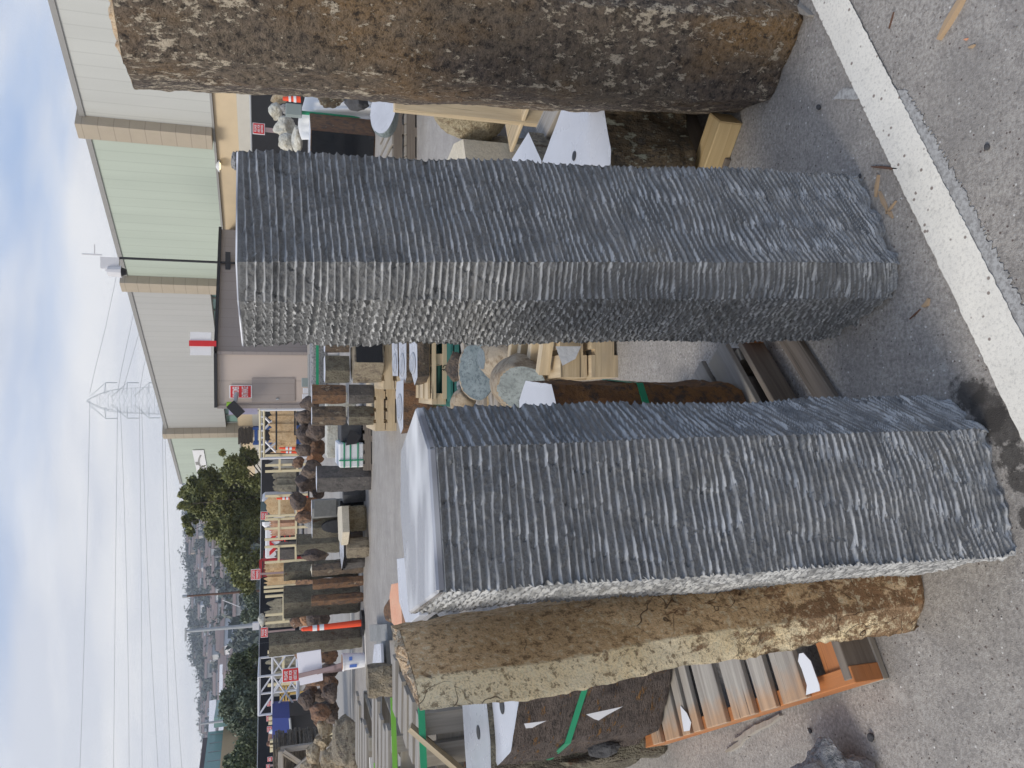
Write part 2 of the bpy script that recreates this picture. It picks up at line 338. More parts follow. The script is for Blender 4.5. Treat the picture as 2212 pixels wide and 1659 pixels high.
mat_deck()
plain('strap_green', (.015, .26, .13), .35, var=.1); plain('strap_lime', (.16, .42, .05), .4); plain('orange_plastic', (.88, .09, .03), .45, var=.08)
plain('white_paint', (.78, .78, .80), .5, var=.06); plain('white_paper', (.78, .79, .82), .7, var=.1); plain('sheet_white', (.72, .73, .74), .6, var=.2, bump=.6)
plain('red_sign', (.62, .02, .025), .45, var=.05); plain('sign_back', (.80, .79, .86), .5, var=.04); plain('stake_mauve', (.34, .25, .25), .7); plain('black_fabric', (.012, .013, .018), .8, var=.5)
plain('black_metal', (.015, .015, .018), .5); plain('grey_metal', (.42, .44, .46), .45, .3); plain('white_metal', (.66, .66, .69), .45); plain('coping', (.30, .295, .285), .5)
plain('box_grey', (.25, .29, .28), .6); plain('glass_dark', (.05, .085, .095), .08); plain('glass_teal', (.22, .36, .33), .12); plain('rubber', (.01, .01, .012), .6); plain('blue_tarp', (.03, .055, .26), .55, bump=.5)
plain('blue_paint', (.02, .07, .26), .5); plain('red_metal', (.30, .01, .02), .4); plain('yellow_metal', (.55, .30, .02), .5); plain('concrete_white', (.52, .50, .47), .85, scale=1.2)
plain('label_blue', (.08, .17, .50), .5); plain('cloth_white', (.78, .77, .78), .9); plain('skin', (.42, .24, .17), .6); plain('lime', (.35, .62, .06), .5); plain('tan_wall', (.50, .36, .20), .85)
plain('roof_brown', (.12, .09, .085), .7); plain('lavender', (.45, .44, .60), .6); plain('tower_steel', (.50, .54, .56), .5); plain('wire', (.22, .23, .26), .6); plain('purple_strap', (.16, .06, .42), .5); plain('trousers', (.05, .055, .07), .9)
plain('gold_metal', (.55, .36, .10), .4); plain('dry_wood', (.42, .30, .19), .85); plain('dark_bark', (.14, .075, .05), .9); plain('house_white', (.60, .60, .60), .8); plain('house_tan', (.45, .36, .28), .8); plain('house_roof', (.20, .15, .14), .8)
plain('trunk_bark', (.10, .08, .06), .9)
t_ = NT('lamp_glow'); t_.fin((.9, .8, .5), .4); t_.b.inputs['Emission Color'].default_value = (1, .85, .5, 1); t_.b.inputs['Emission Strength'].default_value = 1.2
t_ = NT('end_grain'); co_ = t_.coord(); wv_ = t_.mk('ShaderNodeTexWave', wave_type='RINGS'); t_.l.new(co_, wv_.inputs[0]); wv_.inputs['Scale'].default_value = 40; wv_.inputs['Distortion'].default_value = 1.5
t_.fin(t_.mix(wv_.outputs[1], (.42, .28, .12), (.62, .47, .26)), .8)

# ------------------------------------------------------------------ building objects
ORG = {}
def tag(o, label=None, cat=None, group=None, kind=None):
    if label: o['label'] = label
    if cat: o['category'] = cat
    if group: o['group'] = group
    if kind: o['kind'] = kind
    return o
def empty(name, loc, label, cat, group=None):
    o = bpy.data.objects.new(name, None); COL.objects.link(o); o.location = loc; o.empty_display_size = .1
    ORG[o.name] = Vector(loc); return tag(o, label, cat, group)
def link(name, me, mat, parent, loc):
    o = bpy.data.objects.new(name, me); COL.objects.link(o)
    me.materials.append(MATS[mat])
    if parent is not None: o.parent = parent; ORG[o.name] = ORG[parent.name]
    else: o.location = loc; ORG[o.name] = Vector(loc)
    return o
class MB:
    def __init__(s): s.v = []; s.f = []; s.uv = []
    def face(s, idx, uv=None): s.f.append(tuple(idx)); s.uv.append(uv or [(0, 0)] * len(idx))
    def beam(s, p0, p1, w, h, up=(0, 0, 1), u0=None):
        p0, p1 = Vector(p0), Vector(p1); a = (p1 - p0); L = a.length; a.normalize(); up = Vector(up)
        sd = a.cross(up)
        if sd.length < 1e-4: sd = a.cross(Vector((1, 0, 0)))
        sd.normalize(); u2 = sd.cross(a).normalized(); b = len(s.v)
        for p in (p0, p1):
            for i, j in ((-1, -1), (1, -1), (1, 1), (-1, 1)): s.v.append(p + sd * i * w / 2 + u2 * j * h / 2)
        u0 = random.random() * 20 if u0 is None else u0; v0 = random.random() * 20
        for k in range(4):
            m = (k + 1) % 4; ww = w if k % 2 == 0 else h; vv = v0 + k * .37
            s.face((b + k, b + m, b + 4 + m, b + 4 + k), [(u0, vv), (u0, vv + ww), (u0 + L, vv + ww), (u0 + L, vv)])
        s.face((b + 3, b + 2, b + 1, b), [(u0, v0), (u0 + w, v0), (u0 + w, v0 + h), (u0, v0 + h)]); s.face((b + 4, b + 5, b + 6, b + 7), [(u0, v0), (u0 + w, v0), (u0 + w, v0 + h), (u0, v0 + h)])
        return s
    def box(s, c, sx, sy, sz, rz=0):   # c = centre of the bottom
        c = Vector(c); d = Vector((math.cos(rz), math.sin(rz), 0)) * sx / 2
        return s.beam(c - d + Vector((0, 0, sz / 2)), c + d + Vector((0, 0, sz / 2)), sy, sz)
    def prism(s, low, high):
        b = len(s.v); n = len(low); s.v += [Vector(p) for p in low] + [Vector(p) for p in high]; L = 0
        for k in range(n):
            m = (k + 1) % n; e = (s.v[b + m] - s.v[b + k]).length; hh = (s.v[b + n + k] - s.v[b + k]).length
            s.face((b + k, b + m, b + n + m, b + n + k), [(L, 0), (L + e, 0), (L + e, hh), (L, hh)]); L += e
        s.face(range(b + n - 1, b - 1, -1), [(p.x, p.y) for p in s.v[b:b + n]][::-1]); s.face(range(b + n, b + 2 * n), [(p.x, p.y) for p in s.v[b + n:b + 2 * n]])
        return s
    def tube(s, p0, p1, r, n=8, r1=None):
        p0, p1 = Vector(p0), Vector(p1); a = (p1 - p0).normalized(); u = a.orthogonal().normalized(); w = a.cross(u); r1 = r if r1 is None else r1
        lo = [p0 + (u * math.cos(6.2832 * k / n) + w * math.sin(6.2832 * k / n)) * r for k in range(n)]
        hi = [p1 + (u * math.cos(6.2832 * k / n) + w * math.sin(6.2832 * k / n)) * r1 for k in range(n)]
        return s.prism(lo, hi)
    def quad(s, a, b, c, d):
        i = len(s.v); s.v += [Vector(a), Vector(b), Vector(c), Vector(d)]; L = (s.v[i + 1] - s.v[i]).length; h = (s.v[i + 3] - s.v[i]).length
        s.face((i, i + 1, i + 2, i + 3), [(0, 0), (L, 0), (L, h), (0, h)]); return s
    def build(s, name, mat, parent=None, loc=None, bevel=0, smooth=False):
        if parent is not None: o0 = ORG[parent.name]
        elif loc is not None: o0 = Vector(loc)
        else:
            xs = [v.x for v in s.v]; ys = [v.y for v in s.v]; o0 = Vector(((min(xs) + max(xs)) / 2, (min(ys) + max(ys)) / 2, min(v.z for v in s.v)))
        me = bpy.data.meshes.new(name); me.from_pydata([tuple(v - o0) for v in s.v], [], s.f)
        ul = me.uv_layers.new(name='UVMap'); flat = [c for f in s.uv for uv in f for c in uv]; ul.data.foreach_set('uv', flat)
        if smooth: me.polygons.foreach_set('use_smooth', [True] * len(me.polygons))
        bm = bmesh.new(); bm.from_mesh(me); bmesh.ops.recalc_face_normals(bm, faces=bm.faces); bm.to_mesh(me); bm.free()
        o = link(name, me, mat, parent, o0)
        if bevel: b = o.modifiers.new('bevel', 'BEVEL'); b.width = bevel; b.segments = 1; b.limit_method = 'ANGLE'
        return o
def array_mesh(name, P, F, mat, parent, loc, attrs=None, smooth=False):
    o0 = ORG[parent.name] if parent is not None else Vector(loc)
    me = bpy.data.meshes.new(name); me.from_pydata((P - np.array(o0)).tolist(), [], F.tolist() if isinstance(F, np.ndarray) else F)
    for k, a in (attrs or {}).items():
        at = me.attributes.new(k, 'FLOAT', 'POINT'); at.data.foreach_set('value', np.ascontiguousarray(a, dtype=np.float32))
    if smooth: me.polygons.foreach_set('use_smooth', [True] * len(me.polygons))
    return link(name, me, mat, parent, o0)

def ring(corners_b, corners_t, res):
    """points round a prism: base xyz, top xyz, face index, distance along the face, normals"""
    n = len(corners_b); B = []; T = []; fi = []; sa = []; L0 = 0; nr = []; ed = []
    nn = []
    for k in range(n):
        e = Vector(corners_b[(k + 1) % n]) - Vector(corners_b[k]); e.z = 0; e.normalize(); nn.append(Vector((-e.y, e.x, 0)))
    for k in range(n):
        a, b = Vector(corners_b[k]), Vector(corners_b[(k + 1) % n]); c, d = Vector(corners_t[k]), Vector(corners_t[(k + 1) % n])
        L = (b - a).length; m = max(1, int(L / (res[k] if isinstance(res, (list, tuple)) else res)))
        for i in range(m):
            t = i / m; B.append(a.lerp(b, t)); T.append(c.lerp(d, t)); fi.append(k); sa.append(L0 + L * t)
            ed.append(min(t, 1 - t) * L)
            nr.append(nn[k] if i else (nn[k] + nn[k - 1]).normalized())
        L0 += L
    return [np.array([tuple(q) for q in A]) for A in (B, T)] + [np.array(fi), np.array(sa), np.array([tuple(q) for q in nr]), np.array(ed)]
def grid_faces(rows, n):
    i = np.arange(rows - 1)[:, None]; j = np.arange(n)[None, :]; a = i * n + j; b = i * n + (j + 1) % n
    return np.stack([a, b, b + n, a + n], -1).reshape(-1, 4)

def chiselled(name, label, cb, ct, back, styles, seed, per=.0150, vres=.0019, hres=.0028, lean=None, top=True, tth=.012):
    """square-cut basalt column with rows of split ledges; cb/ct: corners right to left then round the back"""
    root = empty(name, tuple(sum((Vector(c) for c in cb), Vector()) / len(cb))[:2] + (0,), label, 'stone column', 'chiselled basalt columns')
    n = len(cb); res = [(hres if styles[k] == 0 else .0018) if k < back else .02 for k in range(n)]
    B, T, fi, s, N, ed = ring(cb, ct, res); m = len(B)
    zt = np.mean([c[2] for c in ct]); rows = int(zt / vres); v = np.linspace(0, 1, rows)[:, None]
    X = B[None, :, :] * (1 - v[..., None]) + T[None, :, :] * v[..., None]
    Z = X[..., 2]; Sg = np.broadcast_to(s[None, :], Z.shape); low = np.clip(1 - Z / (zt * .75), 0, 1)
    st = 1.0 * np.array([styles[k] if k < len(styles) else 0 for k in range(n)])[fi][None, :]        # 0 long rows, 1 short scallops
    wav = (.15 + 2.2 * low) * fbm(Sg * 4.2, Z * 2.6, Z * 0 + 3.1, 2, seed) + .6 * fbm(Sg * 2, Z * 9, Z * 0, 2, seed + 5) * low + .55 * fbm(Sg * 1.5, Z * 16, Z * 0 + 8, 2, seed + 6)
    ph0 = Z / per + wav + np.where(st > .5, 0, np.where(fi[None, :] == 0, .05 + .20 * low, .10 * low)) * Sg / per
    row = np.floor(ph0)
    Lc = np.where(st > .5, .038, .080 + .02 * low)
    jt = fbm(Sg * 0 + 1.7, Z * np.where(st > .5, 14, 6), fi[None, :] * 3.3 + Z * 0, 2, seed + 9) * .9 + row * np.where(st > .5, .1, .05) + _h(row, row * 0, fi[None, :] + row * 0, seed + 2) * np.where(st > .5, .9, .16)
    c = Sg / Lc + jt + 1.1 * (ph0 - row - .55) ** 2 * .6 + .22 * fbm(Sg * 12, Z * 9, Z * 0, 1, seed + 3); fr = c - np.floor(c)
    tilt = np.where(st > .5, .45 + .2 * low, .06 + .46 * low)
    ph = ph0 + tilt * (fr - .5); row = np.floor(ph); t = ph - row
    rnd = _h(np.floor(c), row, fi[None, :] + row * 0, seed)
    wl = np.where(st > 1.5, .22 + .72 * fr ** 1.3 * (.35 + .65 * rnd), .10 + .46 * fr ** 4 * (.2 + .8 * rnd)); wl = np.where(st > .5, wl, .11 + .05 * rnd + (.22 + .55 * low) * np.clip((fr - .6) / .4, 0, 1) ** 1.5 * (rnd > .3))
    ledge = 1 / (1 + np.exp((t - wl) * 60)) * np.clip(t / .03, 0, 1)
    dp = (.0034 + .0040 * rnd) * (.55 + .9 * _h(row, row * 0 + 3, row * 0, seed + 7)); dp = np.where(st > .5, dp * 1.25, dp)
    prof = np.where(t < wl, 1 - (t / np.maximum(wl, .02)) ** .9, ((t - wl) / (1 - wl)) ** 2.2); prof = prof - .35 * np.exp(-((fr - .98) / .05) ** 2) * (t > wl)
    rough = .0019 * fbm(X[..., 0] * 130, X[..., 1] * 130, Z * 130, 3, seed + 20) * (1 - .7 * ledge)
    big = .0055 * fbm(X[..., 0] * 9, X[..., 1] * 9, Z * 6, 3, seed + 31)
    tip = np.clip((zt - Z) / .02, 0, 1)
    foot = np.clip(1 - Z / .05, 0, 1) * (.5 + .5 * fbm(Sg * 30, Z * 12, Z * 0, 3, seed + 40))
    disp = (dp * (prof - 1) + rough) * tip + big * np.clip((zt - Z) / .1, 0, 1) - .022 * foot - .003 * (1 - tip)
    X = X + N[None, :, :] * disp[..., None]
    dirt = np.clip(ledge, 0, 1) * tip * np.clip(.75 + .7 * fbm(Sg * 22, Z * 40, Z * 0, 3, seed + 60), .15, 1)
    dirt = np.maximum(dirt, .55 * np.clip(foot * 2, 0, 1))
    array_mesh('shaft', X.reshape(-1, 3), grid_faces(rows, m), 'split_basalt', root, None, {'ridge': dirt.reshape(-1)})
    if top:
        cen = sum((Vector(q) for q in ct), Vector()) / n; mb = MB()
        low_ = [cen + (Vector(q) - cen) * .988 + Vector((0, 0, -tth)) for q in ct]; hi = [cen + (Vector(q) - cen) * .985 + Vector((0, 0, .004)) for q in ct]
        mb.prism(low_, hi).build('polished_top', 'polish_painted_reflection', root, bevel=.004)
    return root

def rough_col(name, label, cb, ct, mat, res=.02, amp=.006, fr=14, seed=1, cat='stone column', group=None, topmat=None, attrs=None, topamp=.004, thick=None, parent=None, smooth=False, wob=0.0):
    """natural stone prism with an uneven skin; its sawn or broken top is a part"""
    cb = [Vector(q) for q in cb]; ct = [Vector(q) for q in ct]; c0 = sum(cb, Vector()) / len(cb)
    root = parent or empty(name, (c0.x, c0.y, min(q.z for q in cb)), label, cat, group)
    B, T, fi, s, N, ed = ring(cb, ct, res); m = len(B); Hh = float(np.mean(T[:, 2] - B[:, 2])); rr = res if not isinstance(res, (list, tuple)) else min(res)
    rows = max(3, int(Hh / rr)); v = np.linspace(0, 1, rows)[:, None, None]; X = B[None] * (1 - v) + T[None] * v
    if wob:
        X[..., 0] += wob * fbm(X[..., 0] * 0 + seed, X[..., 1] * 0, X[..., 2] * 3, 2, seed); X[..., 1] += wob * fbm(X[..., 0] * 0 + 9, X[..., 1] * 0, X[..., 2] * 3, 2, seed + 4)
    f1 = fbm(X[..., 0] * fr, X[..., 1] * fr, X[..., 2] * fr * .6, 5, seed, .55)
    edge = np.clip(1 - ed / .02, 0, 1)[None, :] + 0 * X[..., 2]
    d = amp * f1 - amp * .9 * edge * np.abs(fbm(X[..., 0] * fr * 2, X[..., 1] * fr * 2, X[..., 2] * fr * 2, 2, seed + 8))
    vv = np.linspace(0, 1, rows)[:, None] + 0 * d
    d = d - np.clip(1 - vv * Hh / .015, 0, 1) * amp * 1.2
    if topmat and topmat.startswith('polish'): d = d * np.clip(.2 + (1 - vv) * Hh / .03, 0, 1)
    X = X + N[None] * d[..., None]
    at = {'edge': edge.reshape(-1)}
    if attrs is not None: at['side'] = (np.array(attrs)[fi][None, :] + 0 * edge).reshape(-1)
    Fc = grid_faces(rows, m).tolist(); P = X.reshape(-1, 3)
    if topmat is None:
        # cap in the same skin
        Fc.append(tuple(range((rows - 1) * m, rows * m)))
    array_mesh('body' if topmat or parent is None else name, P, Fc, mat, root, None, at, smooth)
    if topmat:
        R0 = X[-1]; cen = R0.mean(0); K = 7; Ps = [R0 + np.array([0, 0, .001])]
        for k in range(1, K):
            w = 1 - k / K; q = cen + (R0 - cen) * w; q[:, 2] += topamp * fbm(q[:, 0] * 25, q[:, 1] * 25, q[:, 2] * 0, 3, seed + 50); Ps.append(q)
        Ps = np.concatenate(Ps); f2 = grid_faces(K, m).tolist(); f2.append(tuple(range((K - 1) * m, K * m)))
        array_mesh('polished_top' if topmat.startswith('polish') else 'top_face', Ps, f2, topmat, root, None)
    return root

def scol(name, label, dyL, dyR, base, top, mat, z0=0.0, dep=None, topmat=None, cat='stone column', group=None, seed=1, amp=.01, res=.035, seam=.45, lean=0, y=None, sk=.0, fr=9, topamp=.003):
    """standing stone seen between dyR (right) and dyL (left), from base up to top"""
    dm = (dyL + dyR) / 2
    yb = G(base, dm, z0).y if y is None else y
    xr = D(base, dyR, yb).x; xl = D(base, dyL, yb).x; w = xr - xl; dp = dep or w * .9
    zt = D(top, dm, yb).z if top is not None else z0 + .5
    r2 = random.Random(seed * 31 + 5); j = lambda: (r2.random() - .5) * w * .12
    xm = xr - w * seam
    cb = [(xr, yb + dp * .30, z0), (xm, yb, z0), (xl, yb + dp * .22, z0), (xl + w * .10 + j() * .5, yb + dp * .8, z0), (xl + w * .5 + j(), yb + dp, z0), (xr - w * .08 + j() * .5, yb + dp * .85, z0)]
    ct = [(x + lean + j() * .25, yy, zt + sk * (x - xm)) for (x, yy, z) in cb]
    return rough_col(name, label, cb, ct, mat, res, amp, fr, seed, cat, group, topmat, topamp=topamp)

def ico(sub):
    bm = bmesh.new(); bmesh.ops.create_icosphere(bm, subdivisions=sub, radius=1)
    v = np.array([tuple(q.co) for q in bm.verts]); f = [tuple(x.index for x in g.verts) for g in bm.faces]; bm.free(); return v, f
ICO = {k: ico(k) for k in (1, 2, 3, 4, 5)}
def rock(name, label, c, size, mat, seed=0, sub=3, cuts=7, rough=.14, cat='rock', group=None, rz=None, parent=None, flat=.0, smooth=False, kindname=None):
    """boulder: c = centre; size = half extents"""
    v, f = ICO[sub]; v = v.copy(); r = random.Random(seed)
    for k in range(cuts):
        n = np.array([r.gauss(0, 1) for _ in range(3)]); n /= np.linalg.norm(n); dd = r.uniform(.62, .88)
        t = v @ n; v -= np.clip(t - dd, 0, None)[:, None] * n * .92
    v *= (1 + rough * fbm(v[:, 0] * 2, v[:, 1] * 2, v[:, 2] * 2, 4, seed))[:, None]
    v /= np.abs(v).max(0); a = r.uniform(0, 6.28) if rz is None else rz
    v = v * np.array(size)
    ca, sa = math.cos(a * .12 if rz is None else a), math.sin(a * .12 if rz is None else a); v = np.stack([v[:, 0] * ca - v[:, 1] * sa, v[:, 0] * sa + v[:, 1] * ca, v[:, 2]], 1)
    P = v + np.array(tuple(c)); loc = (c[0], c[1], c[2] - size[2])
    o = array_mesh(name, P, f, mat, parent, loc, None, smooth)
    return tag(o, label, cat, group) if parent is None else o
def rock_at(dx0, dx1, dy0, dy1, y, mat, label, seed, name='boulder', **k):
    c = D((dx0 + dx1) / 2, (dy0 + dy1) / 2, y); s = 1 / pxm(y, c.z)
    sz = ((dy1 - dy0) / 2 * s, (dy1 - dy0 + dx1 - dx0) / 4 * s, (dx1 - dx0) / 2 * s)
    return rock(name, label, c, sz, mat, seed, **k)

FONT = bpy.data.fonts.load('<builtin>') if False else None
def text_obj(s, size, name, mat, parent, origin, xdir=(1, 0, 0), up=(0, 0, 1), bold=.0, wide=1.0):
    cu = bpy.data.curves.new('t', 'FONT'); cu.body = s; cu.size = size; cu.align_x = 'CENTER'; cu.align_y = 'CENTER'; cu.offset = bold; cu.extrude = .0015 * size / .1
    o = bpy.data.objects.new('t', cu); COL.objects.link(o); dg = bpy.context.evaluated_depsgraph_get(); me = bpy.data.meshes.new_from_object(o.evaluated_get(dg)); bpy.data.objects.remove(o)
    x = Vector(xdir).normalized(); u = Vector(up).normalized(); z = x.cross(u); og = Vector(origin) - ORG[parent.name]
    for v in me.vertices:
        p = v.co; v.co = og + x * p.x * wide + u * p.y + z * p.z
    me.materials.clear(); return link(name, me, mat, parent, (0, 0, 0))

# ================================================================== THE SETTING
def ground():
    v = []; f = []
    xs = [-900, -60, -20, -8, 8, 20, 60, 900]; ys = [-60, -4, 0, 4, 12, 40, 200, 1400]
    for y in ys:
        for x in xs: v.append((x, y, 0))
    n = len(xs)
    for j in range(len(ys) - 1):
        for i in range(n - 1): a = j * n + i; f.append((a, a + 1, a + 1 + n, a + n))
    me = bpy.data.meshes.new('ground'); me.from_pydata(v, [], f); tag(link('ground', me, 'ground_concrete', None, (0, 0, 0)), kind='structure')
ground()
def strip(name, pts_l, pts_r, mat, z, n=60, jag=.004, seed=0):
    """painted strip between two edges (lists of ground points), with slightly ragged sides"""
    mb = MB(); r = random.Random(seed); L = []; R = []
    def walk(P):
        out = []
        for k in range(n + 1):
            t = k / n * (len(P) - 1); i = min(int(t), len(P) - 2); out.append(P[i].lerp(P[i + 1], t - i))
        return out
    for a, b in zip(walk(pts_l), walk(pts_r)):
        d = (b - a).normalized(); L.append(a + d * r.uniform(-jag, jag)); R.append(b + d * r.uniform(-jag, jag))
    for k in range(n): mb.quad(L[k], R[k], R[k + 1], L[k + 1])
    for q in mb.v: q.z = z
    return tag(mb.build(name, mat, loc=(0, 0, z)), kind='structure')
A = [G(1756, 0), G(1875, 232), G(2000, 507)]; B_ = [G(1838, 0), G(1915, 150), G(1948, 214), G(2037, 367), G(2101, 507)]
def ext(P, a, b):
    d0 = (P[0] - P[-1]).normalized(); return [P[0] + d0 * a] + P + [P[-1] - d0 * b]
A = ext([A[0], A[-1]], 2.5, 1.6); B_ = ext([B_[0], B_[-1]], 2.5, 1.6)
strip('painted_line', A, B_, 'line_paint', .006, 400, .0025, 3)
strip('painted_line', [G(1800, 215), G(1880, 215), G(2030, 520), G(2190, 800)], [G(1822, 190), G(1960, 195), G(2085, 415), G(2300, 830)], 'line_paint_worn', .003, 300, .006, 4)
# faint parking lines further back
for q0, q1, w in (((757, 1200), (762, 1659), .12), ((787, 1330), (800, 1659), .12), ((665, 1195), (664, 1240), .1), ((775, 900), (757, 1200), .1)):
    a, b = G(*q0), G(*q1); d = (b - a).cross(Vector((0, 0, 1))).normalized() * w / 2
    strip('painted_line', [a - d, b - d], [a + d, b + d], 'line_paint', .004, 60, .01, 5)
# pale concrete apron towards the back
a0, a1 = G(726, 920), G(728, 1720); mbp = MB(); mbp.quad((a0.x, a0.y - 3.4, .002), (a1.x, a1.y - 5.2, .002), (a1.x, a1.y + 1.0, .002), (a0.x, a0.y + 1.0, .002))
stone('apron_concrete', [(.33, .31, .285), (.39, .37, .345)], scale=1, fine=30, bump=.2, bd=.004)
tag(mbp.build('concrete_apron', 'apron_concrete'), kind='structure')

# ---- the hill with its woods and houses
def leaves(name, P, size, mat, parent, seed):
    r = np.random.RandomState(seed); n = len(P); u = r.normal(size=(n, 3)); u /= np.linalg.norm(u, axis=1)[:, None]; w = np.cross(u, r.normal(size=(n, 3))); w /= np.linalg.norm(w, axis=1)[:, None]
    s = size * r.uniform(.6, 1.4, n)[:, None]; V = np.stack([P - u * s, P - w * s * .45, P + u * s, P + w * s * .45], 1).reshape(-1, 3)
    F = np.arange(n * 4).reshape(-1, 4); return array_mesh(name, V, F, mat, parent, None)
def hill():
    key = [(700, 400), (900, 404), (1100, 410), (1190, 414), (1300, 420), (1400, 428), (1450, 436), (1500, 440), (1560, 446), (1659, 456), (1800, 470), (2300, 520)]
    P = []; cols = 70; rows = 26
    ks = np.array(key, float)
    for i in range(cols):
        dy = 700 + (2300 - 700) * i / (cols - 1); dx = float(np.interp(dy, ks[:, 0], ks[:, 1])) + 5 + 4 * math.sin(dy * .031) + 2.5 * math.sin(dy * .083)
        d = ray(dx, dy); h = Vector((d.x, d.y, 0)); k = d.z / h.length; h.normalize()
        for j in range(rows):
            v = j / (rows - 1); r = 230 + 700 * v; zr = 930 * k + 1.5
            z = zr * (v ** 1.25) + (10 * math.sin(v * 9 + i * .21) * v * (1 - v))
            P.append((h.x * r, h.y * r, z - .3))
        P.append((h.x * 1300, h.y * 1300, zr * .8))
    n = rows + 1; F = [(i * n + j, (i + 1) * n + j, (i + 1) * n + j + 1, i * n + j + 1) for i in range(cols - 1) for j in range(n - 1)]
    me = bpy.data.meshes.new('hills'); me.from_pydata(P, [], F); tag(link('hills', me, 'hill_soil', None, (0, 0, 0)), kind='structure')
    def at(ci, v):
        i = min(int(ci * (cols - 1)), cols - 2); t = ci * (cols - 1) - i; j = v * (rows - 1); jj = min(int(j), rows - 2); u = j - jj
        q = lambda a, b: Vector(P[a * n + b])
        return (q(i, jj) * (1 - t) + q(i + 1, jj) * t) * (1 - u) + (q(i, jj + 1) * (1 - t) + q(i + 1, jj + 1) * t) * u
    return at
hat = hill()
rh = random.Random(11)
PP = []
for k in range(7500):
    ci = rh.uniform(.18, .66); v = rh.random() ** .6
    if k % 7 == 0: v = rh.uniform(.9, 1.0)
    if fbm(np.array([ci * 22.]), np.array([v * 7.]), np.array([.5]), 2, 3)[0] < -.22 and k % 4: continue
    p = hat(ci, v); r = rh.uniform(2.6, 6.0) * (1.6 if v > .9 and k % 21 == 0 else 1); rs = np.random.RandomState(k); q = rs.normal(size=(46, 3)); q /= np.linalg.norm(q, axis=1)[:, None]
    q = q * rs.uniform(.55, 1, 46)[:, None] * np.array((r, r, r * rh.uniform(.7, 1.3))) + np.array(tuple(p)) + np.array((0, 0, r * .6)); PP.append(q)
PP = np.concatenate(PP); hw = bpy.data.objects.new('_', None); ORG['_'] = Vector((0, 0, 0)); hwd = leaves('hill_woods', PP, 1.5, 'hill_foliage', hw, 2); hwd.parent = None
tag(hwd, 'dark green trees covering the far hillside', 'woodland', kind='stuff')
def house(p, w, h, rz, mw, first=False, big=False):
    o = empty('house', p, 'low grey and white warehouse block far up the hillside' if big else 'small pale house among trees on the far hillside', 'house', 'houses on the far hillside')
    MB().box(p - Vector((0, 0, 3)), w, w * .6, h + 3, rz).build('wall', mw, o)
    d = Vector((math.cos(rz), math.sin(rz), 0)) * w * .54; s = Vector((-math.sin(rz), math.cos(rz), 0)) * w * .34; z = Vector((0, 0, h)); top = Vector((0, 0, h + w * .16))
    mb = MB(); mb.prism([p - d - s + z, p - d + s + z, p - d + top], [p + d - s + z, p + d + s + z, p + d + top]); mb.build('roof', 'house_roof' if not big else 'white_metal', o)
    mb = MB(); f = -s.normalized() * (w * .3 + .12) if (p - s).length < (p + s).length else s.normalized() * (w * .3 + .12)
    mb.box(p + f + Vector((0, 0, h * .4)), w * .5, .2, h * .3, rz)
    mb.build('window', 'glass_dark', o)
for k in range(110):
    ci = rh.uniform(.24, .60); v = rh.uniform(.12, .95); p = hat(ci, v)
    a = math.atan2(p.y, p.x) + math.pi / 2 + rh.uniform(-.5, .5)
    house(p + Vector((0, 0, 2.5)), rh.uniform(8, 15), rh.uniform(4.5, 6.5), a, rh.choice(['house_white', 'white_paint', 'house_tan', 'concrete_white']))
for ci, v, w in ((.545, .5, 30), (.56, .34, 34), (.50, .33, 26)):
    p = hat(ci, v); house(p + Vector((0, 0, 3)), w, 6, math.atan2(p.y, p.x) + math.pi / 2, 'house_white', big=True)

# ---- the long building
d0 = ray(394, 1042); t0 = (9.2 - H) / d0.z; PL = Vector((d0.x * t0, d0.y * t0, 0))
FD = Vector((-.480, .877, 0)).normalized(); FN = Vector((FD.y, -FD.x, 0))         # along the wall / pointing to the back
if FN.y < 0: FN = -FN
def Fq(dx, dy, off=0.0):          # point of the wall plane (off = metres in front of it)
    d = ray(dx, dy); c = (PL - FN * off).dot(FN); t = c / d.dot(FN); return Vector((0, 0, H)) + d * t
def along(dy): p = Fq(560, dy); return (p - PL).dot(FD)
def wallpt(s, z, off=0.0): return PL + FD * s + Vector((0, 0, z)) - FN * off
ZR = 9.2; sL = 0.0; s3 = along(924); s2 = along(612); s1 = along(296); s0 = along(-260)
ZB = (Fq(447, 240).z + Fq(521, 940).z) / 2; ZW = (Fq(510, 240).z + Fq(547, 921).z) / 2
print('facade', s3, s2, s1, s0, 'zb', ZB, 'zw', ZW, 'roofR', Fq(93, 0).z, Fq(228, 453).z, 'dist', PL, wallpt(s1, 0))
bl = empty('warehouse', tuple(wallpt(s1, 0)), 'long pale green and grey panelled warehouse with block pilasters behind the yard', 'warehouse')
DEP = 22
def wall(name, mat, sa, sb, za, zb, off, parent=bl, dep=DEP):
    mb = MB(); a, b = wallpt(sa, 0, off), wallpt(sb, 0, off); c, e = wallpt(sb, 0, -dep), wallpt(sa, 0, -dep)
    up = lambda p, z: Vector((p.x, p.y, z)); mb.prism([up(p, za) for p in (a, b, c, e)], [up(p, zb) for p in (a, b, c, e)]); return mb.build(name, mat, parent)
wall('panel', 'panel_green', sL, s3, ZB, ZR, .10); wall('panel', 'panel_grey', s3, s2, ZB + .9, ZR + .0, .1); wall('panel', 'panel_green', s2, s1, ZB, ZR, .10); wall('panel', 'panel_white', s1, s0, ZB, ZR, .10)
for a, b in ((sL, s3), (s3, s2), (s2, s1), (s1, s0)):
    wall('coping', 'coping', a, b, ZR + .002, ZR + .22, .16)
    if a != s3: wall('flashing', 'coping', a, b, ZB - .10, ZB - .002, .14)
for s in (s3, s2, s1): wall('pilaster', 'pilaster_block', s - .42, s + .42, ZB + .02 if s != s3 else ZB - 1.2, ZR + .36, .62)
